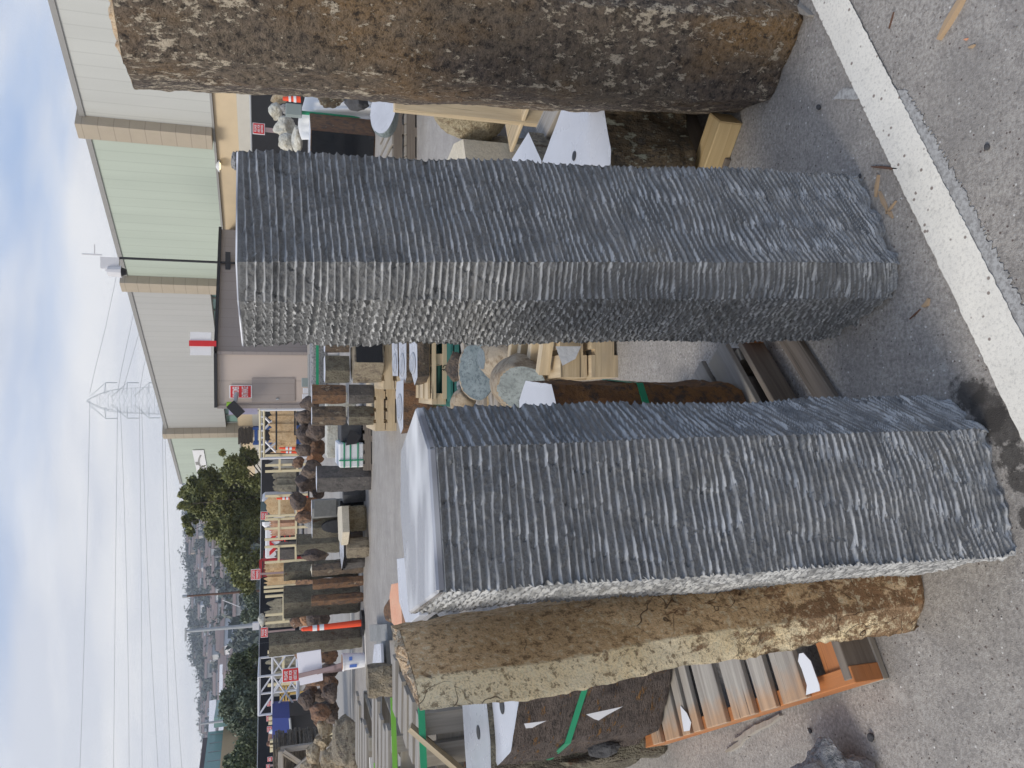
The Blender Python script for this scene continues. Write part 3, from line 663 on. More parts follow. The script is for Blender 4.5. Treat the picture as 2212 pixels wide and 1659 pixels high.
wall('base_course', 'beige_wall', sL, s3, ZW, ZB - .11, .0); wall('base_course', 'beige_wall', s2, s0, ZW, ZB - .11, .0); wall('plinth', 'pale_wall', sL, s0, 0, ZW - .004, .03)
wall('base_course', 'beige_wall', s3, s2, ZW, ZW + 1.1, .0); wall('entrance_glass', 'glass_teal', s3, s2, ZW + 1.102, ZB + .898, -.25)
mb = MB()
for k in range(15):
    s = s3 + (s2 - s3) * (k + .5) / 15; p = wallpt(s, ZW + 1.1, -.2); mb.beam(p, p + Vector((0, 0, ZB - ZW - .2)), .09, .09)
mb.beam(wallpt(s3, ZW + 2.0, -.2), wallpt(s2, ZW + 2.0, -.2), .09, .09); mb.build('window_frame', 'coping', bl)
# rooftop-sign panel near the left end
pa = [Fq(407, 1015 - 40, .16), Fq(443, 1015 - 40, .16)]
q1, q2 = Fq(415, 973, .18), Fq(440, 973, .18); zt_, zb_ = q1.z, q2.z; sA = (q1 - PL).dot(FD); sB = sA + 7.5
mb = MB(); mb.quad(wallpt(sA, zb_, .17), wallpt(sB, zb_, .17), wallpt(sB, zt_, .17), wallpt(sA, zt_, .17)); mb.build('sign_panel', 'white_paint', bl)
mb = MB()
for u in range(14):
    a1_, a2_ = .25 + u * .07, .25 + (u + 1) * .07
    mb.beam(wallpt(sA + 1.0 + 3.2 * u / 14, zb_ + (zt_ - zb_) * (.35 + .3 * math.sin(3.14 * u / 14)), .19), wallpt(sA + 1.0 + 3.2 * (u + 1) / 14, zb_ + (zt_ - zb_) * (.35 + .3 * math.sin(3.14 * (u + 1) / 14)), .19), .03, .12)
mb.beam(wallpt(sA + 2.4, zb_ + .7, .19), wallpt(sA + 3.0, zb_ + .7, .19), .03, .25); mb.build('sign_mark', 'coping', bl)
# wall lamp
pl = Fq(474, 359, .3); lamp = empty('wall_lamp', tuple(pl), 'small round lit lamp on the beige base of the warehouse wall', 'wall lamp')
MB().tube(pl + FN * .35, pl, .05, 8).build('bracket', 'coping', lamp); MB().tube(pl + Vector((0, 0, .16)), pl, .08, 12, .30).build('shade', 'white_metal', lamp); MB().tube(pl + Vector((0, 0, -.005)), pl - Vector((0, 0, .06)), .2, 12, .12).build('bulb', 'lamp_glow', lamp)

# ---- pink office cabin
YC = 36.0; cA = D(477, 495, YC * 1.09); cB = D(469, 762, YC); cC = D(468, 879, YC * 1.008); ztop = cB.z
cab = empty('office_cabin', (cB.x, cB.y, 0), 'pinkish flat-roofed office cabin with a red sign and a recessed door', 'cabin')
A_, Bc, Cc = [Vector((q.x, q.y, 0)) for q in (cA, cB, cC)]
bk = Vector((1.0, 6.0, 0)); Zt = Vector((0, 0, ztop))
mb = MB(); mb.prism([A_, Bc, Bc + bk, A_ + bk], [p + Zt for p in (A_, Bc, Bc + bk, A_ + bk)]); mb.build('side_wall', 'panel_taupe', cab)
e2 = Vector((0, -.02, 0)); mb = MB(); mb.prism([Bc + e2, Cc, Cc + bk, Bc + bk * .99], [p + Zt for p in (Bc + e2, Cc, Cc + bk, Bc + bk * .99)]); mb.build('front_wall', 'panel_pink', cab)
mb = MB(); nrm = (Cc - Bc).cross(Vector((0, 0, 1))).normalized(); nrm = nrm if nrm.y < 0 else -nrm
for a, b in ((A_, Bc), (Bc, Cc)): mb.beam(a + Zt + nrm * .05 + Vector((0, 0, .06)), b + Zt + nrm * .05 + Vector((0, 0, .06)), .35, .13)
mb.build('roof_trim', 'black_metal', cab)
for q in (Bc, Cc): MB().beam(q + nrm * .05, q + nrm * .05 + Zt, .14, .10, up=(0, 1, 0)).build('corner_post', 'panel_taupe', cab)
def onfront(dx, dy, off=.05):
    d = ray(dx, dy); c = (Bc - Vector((0, 0, H)) + nrm * off).dot(nrm); t = c / d.dot(nrm); return Vector((0, 0, H)) + d * t
p = [onfront(544, 869), onfront(544, 817), onfront(637, 817), onfront(637, 867)]; mb = MB(); mb.prism([q - nrm * .04 for q in p], p); mb.build('door', 'panel_taupe', cab)
MB().tube(onfront(596, 862, .06), onfront(602, 862, .06), .05, 6).build('door_handle', 'grey_metal', cab)
def sign(name, label, corner_tl, w, h, lines, xdir, post=None, group=None, cat='sign', sizes=None, z0=0.0, mat='red_sign', frame=True, ymid=None):
    """red board with a white rim; corner_tl = centre of the board"""
    c = Vector(corner_tl); x = Vector(xdir).normalized(); up = Vector((0, 0, 1)); n = x.cross(up).normalized()
    if n.y > 0: n = -n
    o = empty(name, tuple(c - up * h / 2), label, cat, group)
    def plate(nm, ww, hh, off, m, th=.02):
        mb = MB(); P = [c + x * sx * ww / 2 + up * sz * hh / 2 for sx, sz in ((-1, -1), (1, -1), (1, 1), (-1, 1))]
        mb.prism([p + n * (off - th) for p in P], [p + n * off for p in P]); return mb.build(nm, m, o)
    plate('board', w, h, 0, 'white_paint'); plate('face', w * .9, h * .9, .006, mat, .004)
    k = len(lines)
    for i, t in enumerate(lines):
        sz = (sizes[i] if sizes else h * .62 / k)
        text_obj(t, sz * 1.25, 'lettering', 'white_paint', o, c + n * .012 + up * (h * .40 - (i + .5) * h * .80 / k), x, up, bold=sz * .02, wide=min(1.6, w * .80 / (len(t) * sz * .80)))
    if post: MB().beam(c - up * h * .5 + n * -.03 - up * post, c + up * h * .3 - n * .03, .09, .03, up=(0, 1, 0)).build('post', 'stake_mauve' if post < 3 else 'white_metal', o)
    return o
sc = (onfront(520, 832) + onfront(520, 860)) / 2; sw = (onfront(520, 832) - onfront(520, 860)).length; sh = onfront(495, 846).z - onfront(544, 846).z
sign('wall_sign', 'red sign with white rim on the pink office cabin beside its door', sc + nrm * .03, sw, sh, ['CUSTOMER', 'ENTRANCE'], (Bc - Cc))
# mast with cameras, bracketed to the cabin side
def onside(dx, dy, off=.12):
    n2 = (Bc - A_).cross(Vector((0, 0, 1))).normalized(); n2 = n2 if n2.y < 0 else -n2
    d = ray(dx, dy); c = (Bc - Vector((0, 0, H)) + n2 * off).dot(n2); return Vector((0, 0, H)) + d * (c / d.dot(n2))
p0, p1 = onside(500, 567), onside(480, 567); yy = p1.y; p2 = D(258, 556, yy)
m_ = empty('camera_mast', (p0.x, p0.y, 2.0), 'thin black mast topped with white security cameras rising from the pink cabin', 'mast')
MB().tube((p1.x, p1.y, 2.2), (p1.x, p1.y, p2.z), .055, 8).build('pole', 'black_metal', m_)
pt = Vector((p1.x, p1.y, p2.z)); MB().beam(p1 + Vector((-.5, .02, -.25)), p1 + Vector((.5, .02, -.25)), .12, .22).build('bracket', 'black_metal', m_)
MB().box(pt + Vector((-.25, 0, 0)), .5, .25, .75).build('equipment_box', 'white_metal', m_); MB().tube(pt + Vector((.1, 0, .7)), pt + Vector((.1, 0, 1.5)), .035, 6).build('antenna', 'white_metal', m_)
MB().beam(pt + Vector((.1, 0, 1.0)), pt + Vector((.55, 0, 1.0)), .04, .04).build('antenna', 'white_metal', m_)
cm = MB().tube(pt + Vector((-.62, -.05, .45)), pt + Vector((-.62, -.05, -.1)), .22, 12, .27).build('security_camera', 'white_metal', m_); MB().tube(pt + Vector((-.62, -.05, -.105)), pt + Vector((-.62, -.05, -.3)), .2, 12, .12).build('lens_dome', 'black_metal', cm)
MB().beam(pt + Vector((0, 0, .1)), pt + Vector((-.6, 0, .55)), .08, .08).build('camera_arm', 'white_metal', m_)
# white box sign with a red band on the roof edge
p = D(435, 742, YC - .3); s_ = 1 / pxm(YC, 4); o = empty('roof_sign', (p.x, p.y, ztop), 'white lightbox sign with one red vertical band above the pink cabin roof', 'sign')
MB().beam(p + Vector((-.01, .0, 22 * s_)), p + Vector((-.01, 0, -20 * s_)), 49 * s_, .12, up=(0, 1, 0)).build('panel', 'white_paint', o); MB().beam(p + Vector((0, -.08, 24 * s_)), p + Vector((0, -.08, -30 * s_)), 12 * s_, .05, up=(0, 1, 0)).build('band', 'red_sign', o)
# floodlight and notice at the left end of the cabin
p = D(508, 884, YC - .4); o = empty('floodlight', tuple(p), 'black floodlight box with a lime green cap on the left edge of the pink cabin', 'floodlight')
MB().beam(p + Vector((-.25, 0, -.25)), p + Vector((.25, 0, .2)), .4, .42).build('housing', 'black_metal', o); MB().tube(p + Vector((.2, 0, .0)), p + Vector((.2, 0, .35)), .13, 10).build('cap', 'lime', o); MB().tube(p + Vector((.25, 0, 0)), p + Vector((.7, .3, -.05)), .09, 8).build('arm', 'grey_metal', o)
p = D(526, 888, YC + .5); o = empty('notice_board', tuple(p), 'pale lavender notice board beside the left edge of the pink cabin', 'notice board')
MB().beam(p + Vector((0, 0, .62)), p + Vector((0, 0, -.6)), .30, .04, up=(0, 1, 0)).build('board', 'lavender', o); MB().tube(p + Vector((0, .06, -.6)), (p.x, p.y + .06, 0), .04).build('post', 'grey_metal', o)

# ---- perimeter fence screened with black cloth
def fence(label, pts, tops, posts=2.6):
    o = empty('screened_fence', (pts[0].x, pts[0].y, 0), label, 'fence')
    mb = MB()
    for k in range(len(pts) - 1):
        a, b = pts[k], pts[k + 1]; n = max(1, int((b - a).length / posts)); za, zb = tops[k], tops[k + 1]
        for i in range(n + (k == len(pts) - 2)):
            t = i / n; p = a.lerp(b, t); MB().tube((p.x, p.y + .04, 0), (p.x, p.y + .04, za + (zb - za) * t + .06), .035, 6).build('post', 'grey_metal', o)
        mb.prism([(a.x, a.y, .05), (b.x, b.y, .05), (b.x, b.y + .015, .05), (a.x, a.y + .015, .05)], [(a.x, a.y, za), (b.x, b.y, zb), (b.x, b.y + .015, zb), (a.x, a.y + .015, za)])
    mb.build('screen_cloth', 'black_fabric', o)
    mb = MB()
    for k in range(len(pts) - 1): mb.tube((pts[k].x, pts[k].y + .03, tops[k] + .02), (pts[k + 1].x, pts[k + 1].y + .03, tops[k + 1] + .02), .022, 6)
    mb.build('rail', 'grey_metal', o)
f0, f1 = D(541, 130, 18.5), D(549, 520, 25); fence('black cloth screened fence on the right below the beige wall', [Vector((f0.x, f0.y, 0)), Vector((f1.x, f1.y, 0))], [f0.z, f1.z])
f2, f3, f4 = D(567, 886, 45), D(563, 1250, 47), D(556, 1720, 40)
fence('long black cloth screened fence along the back of the yard below the trees', [Vector((q.x, q.y, 0)) for q in (f2, f3, f4)], [f2.z, f3.z, f4.z], 3.2)

# ---- trees
def tree(name, label, y, blobs, trunk, n, size, mat, seed, group=None, zb=0.0):
    """blobs: (dx, dy, radius in px) at distance y; trunk: (dy of the foot)"""
    r = np.random.RandomState(seed); base = D(595, trunk, y); base.z = zb; o = empty(name, tuple(base), label, 'tree', group)
    pts = []; tot = sum(b[2] ** 2 for b in blobs); cs = []
    for (dx, dy, rad) in blobs:
        c = D(dx, dy, y + r.uniform(-2, 2)); R = rad / pxm(y, c.z); cs.append((c, R)); m = int(n * 2.2 * rad ** 2 / tot)
        k = max(6, int(R * R * 5)); d = r.normal(size=(k, 3)); d /= np.linalg.norm(d, axis=1)[:, None]; cc = np.array(tuple(c)) + d * R * r.uniform(.1, 1.0, k)[:, None] * np.array((1, 1, .9))
        w = r.randint(0, k, m); q = cc[w] + r.normal(size=(m, 3)) * R * .2 * np.array((1, 1, .8)); pts.append(q)
    pts = np.concatenate(pts); pts[:, 2] = np.maximum(pts[:, 2], zb + .3)
    leaves('crown', pts, size, mat, o, seed)
    mb = MB(); top = base + Vector((0, 0, max(c.z for c, R in cs) * .55)); mb.tube(base, base.lerp(top, .4), .2, 8, .14); fork = base.lerp(top, .4)
    for c, R in cs: mb.tube(fork, fork.lerp(c, .5) + Vector((0, 0, -.3)), .08, 6, .05); mb.tube(fork.lerp(c, .5) + Vector((0, 0, -.3)), c, .05, 6, .02)
    mb.build('trunk', 'trunk_bark', o); return o
tree('broadleaf_tree', 'tall dark olive tree before the corner of the warehouse', 62, [(470, 1065, 46), (432, 1055, 26), (500, 1015, 36), (470, 1110, 44), (520, 1000, 26), (520, 1080, 46), (410, 1064, 16), (390, 1068, 9), (418, 1110, 18), (402, 1130, 12), (412, 1146, 11), (396, 1090, 12), (424, 1092, 24), (440, 1030, 16), (548, 990, 18), (482, 980, 8), (545, 1050, 26), (525, 975, 8)], 1070, 40000, .14, 'leaf_olive', 3)
tree('broadleaf_tree', 'broad olive green tree left of the tallest tree with the red sign before it', 58, [(470, 1145, 30), (500, 1150, 44), (508, 1190, 36), (492, 1205, 18), (530, 1215, 34), (540, 1150, 30), (520, 1240, 30), (540, 1255, 24), (505, 1225, 15)], 1190, 30000, .14, 'leaf_olive', 4)
tree('broadleaf_tree', 'dark tree at the foot of the hill right of the grey light pole', 95, [(545, 1300, 24), (530, 1330, 14), (550, 1325, 20), (540, 1280, 14)], 1310, 5000, .25, 'leaf_sage', 8)
tree('broadleaf_tree', 'dark green tree between the light pole and the sage green tree', 66, [(530, 1430, 26), (520, 1450, 26), (545, 1415, 18), (540, 1460, 26), (508, 1440, 14)], 1440, 16000, .15, 'leaf_dark', 5)
tree('broadleaf_tree', 'sage green rounded tree above the blue tarp and white truss', 60, [(520, 1485, 34), (510, 1530, 34), (545, 1510, 36), (500, 1500, 20), (530, 1560, 28), (545, 1570, 18), (500, 1555, 14)], 1520, 30000, .15, 'leaf_sage', 6)
tree('broadleaf_tree', 'leafy round tree at the left edge before the tan building', 55, [(520, 1640, 34), (535, 1625, 26), (500, 1660, 20), (530, 1690, 36), (550, 1640, 24)], 1645, 20000, .14, 'leaf_dark', 7)

# ---- tan building far left
YB = 110; q = [D(468, 1572, YB), D(458, 1760, YB * .86)]
tb = empty('tan_building', (q[0].x, q[0].y, 0), 'tan building with green glass corner and dark roof at the left edge', 'building')
bx, by = Vector((q[0].x, q[0].y, 0)), Vector((q[1].x, q[1].y, 0)); dd = Vector((-9, 16, 0)); z1 = D(483, 1590, YB).z
def pz(P, a, b): return MB().prism([p + Vector((0, 0, a)) for p in P], [p + Vector((0, 0, b)) for p in P])
pz([bx, by, by + dd, bx + dd], 0, z1).build('wall', 'tan_wall', tb)
pz([bx - Vector((.3, .3, 0)), by - Vector((.3, .3, 0)), by + dd, bx + dd], z1 + .01, z1 + 1.9).build('window_band', 'glass_teal', tb); pz([bx - Vector((.8, .8, 0)), by - Vector((.8, .8, 0)), by + dd, bx + dd + Vector((.5, 0, 0))], z1 + 1.91, z1 + 2.5).build('roof', 'roof_brown', tb)
mb = MB()
for k in range(9): p = bx.lerp(by, (k + .3) / 9) - Vector((.35, .4, 0)); mb.beam(p + Vector((0, 0, z1)), p + Vector((0, 0, z1 + 1.6)), .12, .12)
mb.build('window_frame', 'coping', tb)
q = D(484, 1545, 150); e = D(484, 1600, 150); pz([Vector((q.x, q.y, 0)), Vector((e.x, e.y, 0)), Vector((e.x, e.y + 10, 0)), Vector((q.x - 1, q.y + 10, 0))], 0, q.z).build('annex', 'tan_wall', tb)
q0 = D(457, 1552, 108); q1 = D(457, 1573, 108); pz([Vector((q0.x, q0.y, 0)), Vector((q1.x, q1.y, 0)), Vector((q1.x + 1, q1.y + 6, 0)), Vector((q0.x, q0.y + 6, 0))], 0, D(462, 1560, 108).z).build('glass_corner', 'glass_teal', tb)

# ---- poles, pylon and wires
def pole(name, label, top, foot, y, r, mat, arm=None):
    b = D(foot[0], foot[1], y); t = D(top[0], top[1], y); o = empty(name, (b.x, b.y, 0), label, 'pole'); MB().tube((b.x, b.y, 0), (b.x, b.y, t.z), r, 10, r * .55).build('pole', mat, o)
    tt = Vector((b.x, b.y, t.z)); return o, tt
o, t = pole('light_pole', 'tall grey light pole before the hillside with a small lamp head', (401, 1354), (558, 1350), 80, .24, 'grey_metal'); MB().beam(t + Vector((-.9, 0, 0)), t + Vector((.3, 0, 0)), .3, .16).build('lamp_head', 'grey_metal', o); MB().box((t.x, t.y - .2, t.z - 7.2), .7, .5, 1.1).build('box', 'white_metal', o)
o, t = pole('utility_pole', 'thin brown wooden utility pole beside the olive trees', (404, 1279), (560, 1276), 100, .18, 'dark_bark'); MB().beam(t + Vector((-.8, 0, -4)), t + Vector((-1.8, 0, -6)), .1, .1).build('arm', 'white_metal', o); MB().tube(t, t + Vector((0, 0, .5)), .2, 8).build('cap', 'grey_metal', o)
o, t = pole('light_pole', 'light pole with a double arm above the tan building roof', (433, 1555), (560, 1548), 70, .17, 'grey_metal'); MB().beam(t + Vector((-.75, 0, 0)), t + Vector((.75, 0, 0)), .1, .08).build('cross_arm', 'grey_metal', o)
YT = 210
def P_(dx, dy, y=YT): return D(dx, dy, y)
py = empty('transmission_tower', tuple((P_(595, 865).x, YT, 0)), 'pale steel lattice transmission tower rising behind the warehouse roof', 'tower')
c_ = P_(300, 865); s_ = 1 / pxm(YT, 40); mb = MB(); zt_ = P_(187, 865).z; xc = c_.x
def wdt(z): u = (zt_ - z) / (zt_ - 20); return .6 + 1.9 * min(1, u * 4) + u * 1.4
zs = [zt_ - k * 2.6 for k in range(0, 16)]
for k in range(len(zs) - 1):
    a, b = zs[k], zs[k + 1]; wa, wb = wdt(a) if k else .15, wdt(b)
    for sx in (-1, 1):
        for sy in (-1, 1):
            mb.tube((xc + sx * wa, YT + sy * wa, a), (xc + sx * wb, YT + sy * wb, b), .05, 4); mb.tube((xc + sx * wa, YT + sy * wa, a), (xc - sx * wb, YT + sy * wb, b), .03, 4); mb.tube((xc + sx * wa, YT + sy * wa, a), (xc + sx * wb, YT - sy * wb, b), .03, 4)
    for sy in (-1, 1): mb.tube((xc - wb, YT + sy * wb, b), (xc + wb, YT + sy * wb, b), .045, 4)
mb.build('mast', 'tower_steel', py)
arms = []
for dxa in (228, 275, 322):
    z = P_(dxa, 865).z; w = 2.6; L = 4.4
    for sx in (-1, 1):
        mb = MB(); tip = Vector((xc + sx * L, YT, z)); arms.append(tip)
        for sy in (-1, 1): mb.tube((xc + sx * w * .6, YT + sy * 1.2, z + .1), tip, .06, 4); mb.tube((xc + sx * w * .4, YT + sy * 1.0, z + 3.4), tip, .05, 4)
        mb.build('cross_arm', 'tower_steel', py); MB().tube(tip, tip - Vector((0, 0, 2.6)), .13, 6).build('insulator', 'tower_steel', py)
wd = [(194, 866, 171, 1700), (254, 878, 245, 1700), (260, 880, 279, 1700), (301, 878, 307, 1700), (306, 880, 344, 1700), (350, 880, 369, 1700), (355, 880, 396, 1700)]
mids = [(182, 1385), (248, 1385), (276, 1385), (306, 1385), (326, 1385), (360, 1385), (375, 1385)]
for (a, b, c, d), (m1, m2) in zip(wd, mids):
    mb = MB(); K = 24; ys = [YT, YT * .98, YT * .96]
    P0, P1, P2 = P_(a, b), P_(m1, m2, YT), P_(c, d, YT)
    pr = None
    for k in range(K + 1):
        dy = b + (d - b) * k / K
        L0 = (dy - m2) * (dy - d) / ((b - m2) * (b - d)); L1 = (dy - b) * (dy - d) / ((m2 - b) * (m2 - d)); L2 = (dy - b) * (dy - m2) / ((d - b) * (d - m2))
        q = P_(a * L0 + m1 * L1 + c * L2, dy)
        if pr is not None: mb.tube(pr, q, .045, 4)
        pr = q
    tag(mb.build('power_line', 'wire'), 'thin overhead power line running left from the lattice tower across the cloudy sky', 'power line', 'power lines crossing the sky')
for pts in ([(194, 848), (206, 795), (228, 708), (254, 584), (262, 550)], [(254, 848), (263, 795), (282, 708), (290, 670)], [(263, 850), (279, 795), (300, 720)], [(301, 850), (310, 795), (325, 730)]):
    mb = MB(); pr = None
    for a in pts:
        q = P_(*a)
        if pr is not None: mb.tube(pr, q, .045, 4)
        pr = q
    tag(mb.build('power_line', 'wire'), 'thin overhead power line dropping right from the lattice tower to the roof', 'power line', 'power lines behind the warehouse roof')

# ================================================================== THE FOUR NEAR STONES
# front chiselled column
bR, b1, b2, bL = G(2030, 842), G(2144, 924), G(2206, 1203), G(2010, 1246)
def topz_for(p, dx, dy):
    d = ray(dx, dy); return H + d.z * (p.y / d.y)
zf = (topz_for(b1, 930, 965) + topz_for(b2, 950, 1283)) / 2
tR, t1, t2, tL, tB, tB2 = [G(a, b, zf) for a, b in ((902, 876), (930, 965), (950, 1283), (887, 1329), (868, 1110), (869, 972))]
shift = (b1 + b2) / 2 - (t1 + t2) / 2; shift.z = 0
cB = (tB + shift) * 1.0; cB.z = 0; cB2 = tB2 + shift; cB2.z = 0
bLx = Vector((tL.x + shift.x * .8 + .0, tL.y + shift.y, 0)); bLx = bLx.lerp(bL, .55)
bRx = bR.lerp(Vector((tR.x + shift.x, tR.y + shift.y, 0)), .35)
print('front', zf, [tuple(round(c, 3) for c in q) for q in (bR, b1, b2, bL, tR, t1, t2, tL, tB, tB2)])
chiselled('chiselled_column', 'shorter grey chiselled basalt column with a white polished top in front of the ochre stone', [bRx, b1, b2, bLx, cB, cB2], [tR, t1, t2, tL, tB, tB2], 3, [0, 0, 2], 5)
# middle chiselled column
mR, m1, m2, mL = G(1868, 373), G(1954, 567), G(1934, 646), G(1805, 737)
uR, u1, u2, uL = D(515, 322, mR.y), D(513, 565, m1.y), D(517, 653, m2.y), D(527, 752, mL.y)
print('middle', [tuple(round(c, 3) for c in q) for q in (mR, m1, m2, mL, uR, u1, u2, uL)])
cM = (mR + m1 + mL) / 3; bk1 = mL + Vector((.06, .16, 0)); bk2 = mR + Vector((-.05, .16, 0))
dz = (uR.z + uL.z) / 2
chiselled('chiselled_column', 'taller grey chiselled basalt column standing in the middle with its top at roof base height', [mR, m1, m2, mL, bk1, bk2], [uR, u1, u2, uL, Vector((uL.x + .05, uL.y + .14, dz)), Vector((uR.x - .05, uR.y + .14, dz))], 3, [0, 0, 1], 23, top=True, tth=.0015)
# big brown column at the right
k1, k2, kL = G(1742, 46), G(1665, 222), G(1608, 246); kR = G(1690, -150)
v2, vL = D(264, 127, k2.y), D(285, 175, kL.y); v1 = D(232, -80, k1.y); vR = D(210, -330, kR.y)
print('brown', [tuple(round(c, 3) for c in q) for q in (k1, k2, kL, kR, v1, v2, vL, vR)])
bw = rough_col('stone_column', 'large dark brown lichen spotted basalt column at the right edge', [kR, k1, k2, kL, kL + Vector((.10, .32, 0)), kR + Vector((-.05, .30, 0))],
          [vR, v1, v2, vL, vL + Vector((.08, .30, .04)), vR + Vector((-.05, .28, .06))], 'weathered_basalt', res=[.012, .006, .006, .03, .03, .03], amp=.007, fr=16, seed=3, group=None, topmat='top_ochre', topamp=.02, wob=.006)
# ochre column at the left
y1, y2, y3 = G(1985, 1180), G(2004, 1304), G(1986, 1364)
zy = topz_for(y2, 875, 1400); w1, w2, w3, w4, w5 = [G(a, b, zy + dz_) for a, b, dz_ in ((864, 1355, 0), (898, 1467, 0), (911, 1540, -.0), (872, 1456, .0), (845, 1345, 0))]
sh_ = Vector((0, y2.y - w2.y, 0)); print('ochre', zy, [tuple(round(c, 3) for c in q) for q in (y1, y2, y3, w1, w2, w3, w4, w5)])
yb = [y1, y2, y3, y3 + Vector((.06, .13, 0)), y1 + Vector((-.02, .15, 0))]
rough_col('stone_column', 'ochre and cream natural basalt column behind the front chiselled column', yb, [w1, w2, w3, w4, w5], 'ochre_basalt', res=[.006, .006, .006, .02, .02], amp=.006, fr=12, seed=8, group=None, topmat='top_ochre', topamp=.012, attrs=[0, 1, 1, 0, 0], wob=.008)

# ---- orange ended pallet at the left, running away behind the ochre stone
def pallet_at(name, label, origin, ax, ay, L, Wd, boards, wmat='wood_grey', deck='wood_weathered', hh=.125, seed=0, miss=(), side=None, bevel=.002, group=None, cat='pallet'):
    """origin: near corner on the ground, ax along the stringers, ay along the deck boards"""
    r = random.Random(seed); o = empty(name, tuple(origin), label, cat, group); O = Vector(origin); ax = Vector(ax).normalized(); ay = Vector(ay).normalized(); z = Vector((0, 0, 1))
    for k in range(3): p = O + ay * (Wd - .04) * k / 2 + ay * .02 + z * (hh * .5); MB().beam(p, p + ax * L, .042, hh - .036, up=z).build('stringer', (side if (side and k == 0) else wmat), o, bevel=bevel)
    for n_, zz in (('deck_board', hh - .009), ('bottom_board', .009)):
        bs = boards if n_ == 'deck_board' else [(0, .1), (.45, .1), (.9, .1)]
        for i, (t, w) in enumerate(bs):
            if n_ == 'deck_board' and i in miss: continue
            p = O + ax * (t * L + w * .5 if t < .89 else L - w * .5) + z * (zz + r.uniform(-.001, .001)); e = r.uniform(-.012, .012)
            MB().beam(p - ay * (.002), p + ay * (Wd + e), w, .018, up=z, u0=float(r.randint(0, 9))).build(n_, deck if n_ == 'deck_board' else wmat, o, bevel=bevel)
    return o
pa_, pb_ = G(1430, 1612), G(1922, 1464); axp = (pa_ - pb_); Lp = axp.length; print('pallet', Lp, pa_, pb_)
ayp = Vector((axp.y, -axp.x, 0)).normalized()
if ayp.x < 0: ayp = -ayp
pal = pallet_at('pallet', 'weathered pallet with orange painted board ends at the left beside the ochre stone', pb_, axp, ayp, Lp, 1.0, [(.0, .0001), (.135, .115), (.245, .085), (.33, .125), (.455, .135), (.585, .05), (.64, .055), (.70, .115), (.81, .075), (.90, .07)], deck='wood_painted_end', side='wood_orange', seed=5, miss=(0,))
MB().beam(pb_ + axp.normalized() * .02 + Vector((0, 0, .06)) + ayp * .01, pb_ + axp.normalized() * .02 + Vector((0, 0, .06)) + ayp * .9, .03, .1).build('end_board', 'wood_dim', pal, bevel=.002)
MB().beam(pb_ + axp.normalized() * .07 + Vector((0, 0, .055)) + ayp * .0, pb_ + axp.normalized() * .07 + Vector((0, 0, .055)) + ayp * .13, .09, .085).build('corner_block', 'wood_orange', pal, bevel=.002)
def label_on(poly, z, label):
    P = [G(a, b, z) for a, b in poly]; o = tag(MB().prism(P, [p + Vector((0, 0, .0015)) for p in P]).build('paper_scrap', 'white_paper'), label, 'paper scrap', 'torn paper on the pallet'); return o
label_on([(1727, 1412), (1736, 1410), (1752, 1428), (1770, 1478), (1772, 1492), (1742, 1501), (1744, 1480), (1733, 1446), (1725, 1428)], .128, 'long torn white paper label on the second last board of the orange pallet')
label_on([(1470, 1524), (1484, 1540), (1493, 1560), (1490, 1578), (1478, 1580), (1474, 1556)], .128, 'short torn white paper scrap near the far end of the orange pallet')

# ---- haze
def haze():
    t = bpy.data.materials.new('haze_air'); t.use_nodes = True; n = t.node_tree.nodes; n.clear(); o = n.new('ShaderNodeOutputMaterial'); v = n.new('ShaderNodeVolumePrincipled'); v.inputs['Color'].default_value = (.80, .87, 1, 1)
    v.inputs['Density'].default_value = .00042; v.inputs['Anisotropy'].default_value = .2; t.node_tree.links.new(v.outputs[0], o.inputs['Volume']); MATS['haze_air'] = t
    h = MB().prism([(-990, -80, -1), (990, -80, -1), (990, 1500, -1), (-990, 1500, -1)], [(-990, -80, 190), (990, -80, 190), (990, 1500, 190), (-990, 1500, 190)]).build('haze', 'haze_air'); h['kind'] = 'stuff'; tag(h, 'thin bluish haze filling the air over the hillside', 'haze')
haze()

# ================================================================== STONES AND TIMBER JUST BEHIND THE NEAR COLUMNS
Zv = Vector((0, 0, 1))
def slab_poly(name, label, poly, z, th, mat, cat='slab', group=None, part=None, parent=None, bevel=.002, side=None):
    """flat slab whose upper face, at level z, covers the outline poly (photo points)"""
    P = [G(a, b, z) for a, b in poly]; mb = MB().prism([p - Zv * th for p in P], P)
    if parent is not None: return mb.build(part or name, mat, parent, bevel=bevel)
    return tag(mb.build(name, mat, bevel=bevel), label, cat, group)
def stump(name, label, poly, z1, z0, mat, topmat, seed, amp=.012, res=.02, spread=1.0, group=None, cat='stone column', fr=10, hole=None, **k):
    """stone standing from z0 to z1 whose polished top covers the outline poly"""
    ct = [G(a, b, z1) for a, b in poly]; cen = sum(ct, Vector()) / len(ct)
    cb = [Vector((cen.x + (p.x - cen.x) * spread, cen.y + (p.y - cen.y) * spread, z0)) for p in ct]
    o = rough_col(name, label, cb, ct, mat, res, amp, fr, seed, cat, group, topmat, topamp=0.0, **k)
    if hole:
        h = G(hole[0], hole[1], z1 + .0015); MB().tube(h, h + Zv * .001, hole[2], 16).build('drilled_hole', 'black_metal', o)
    return o
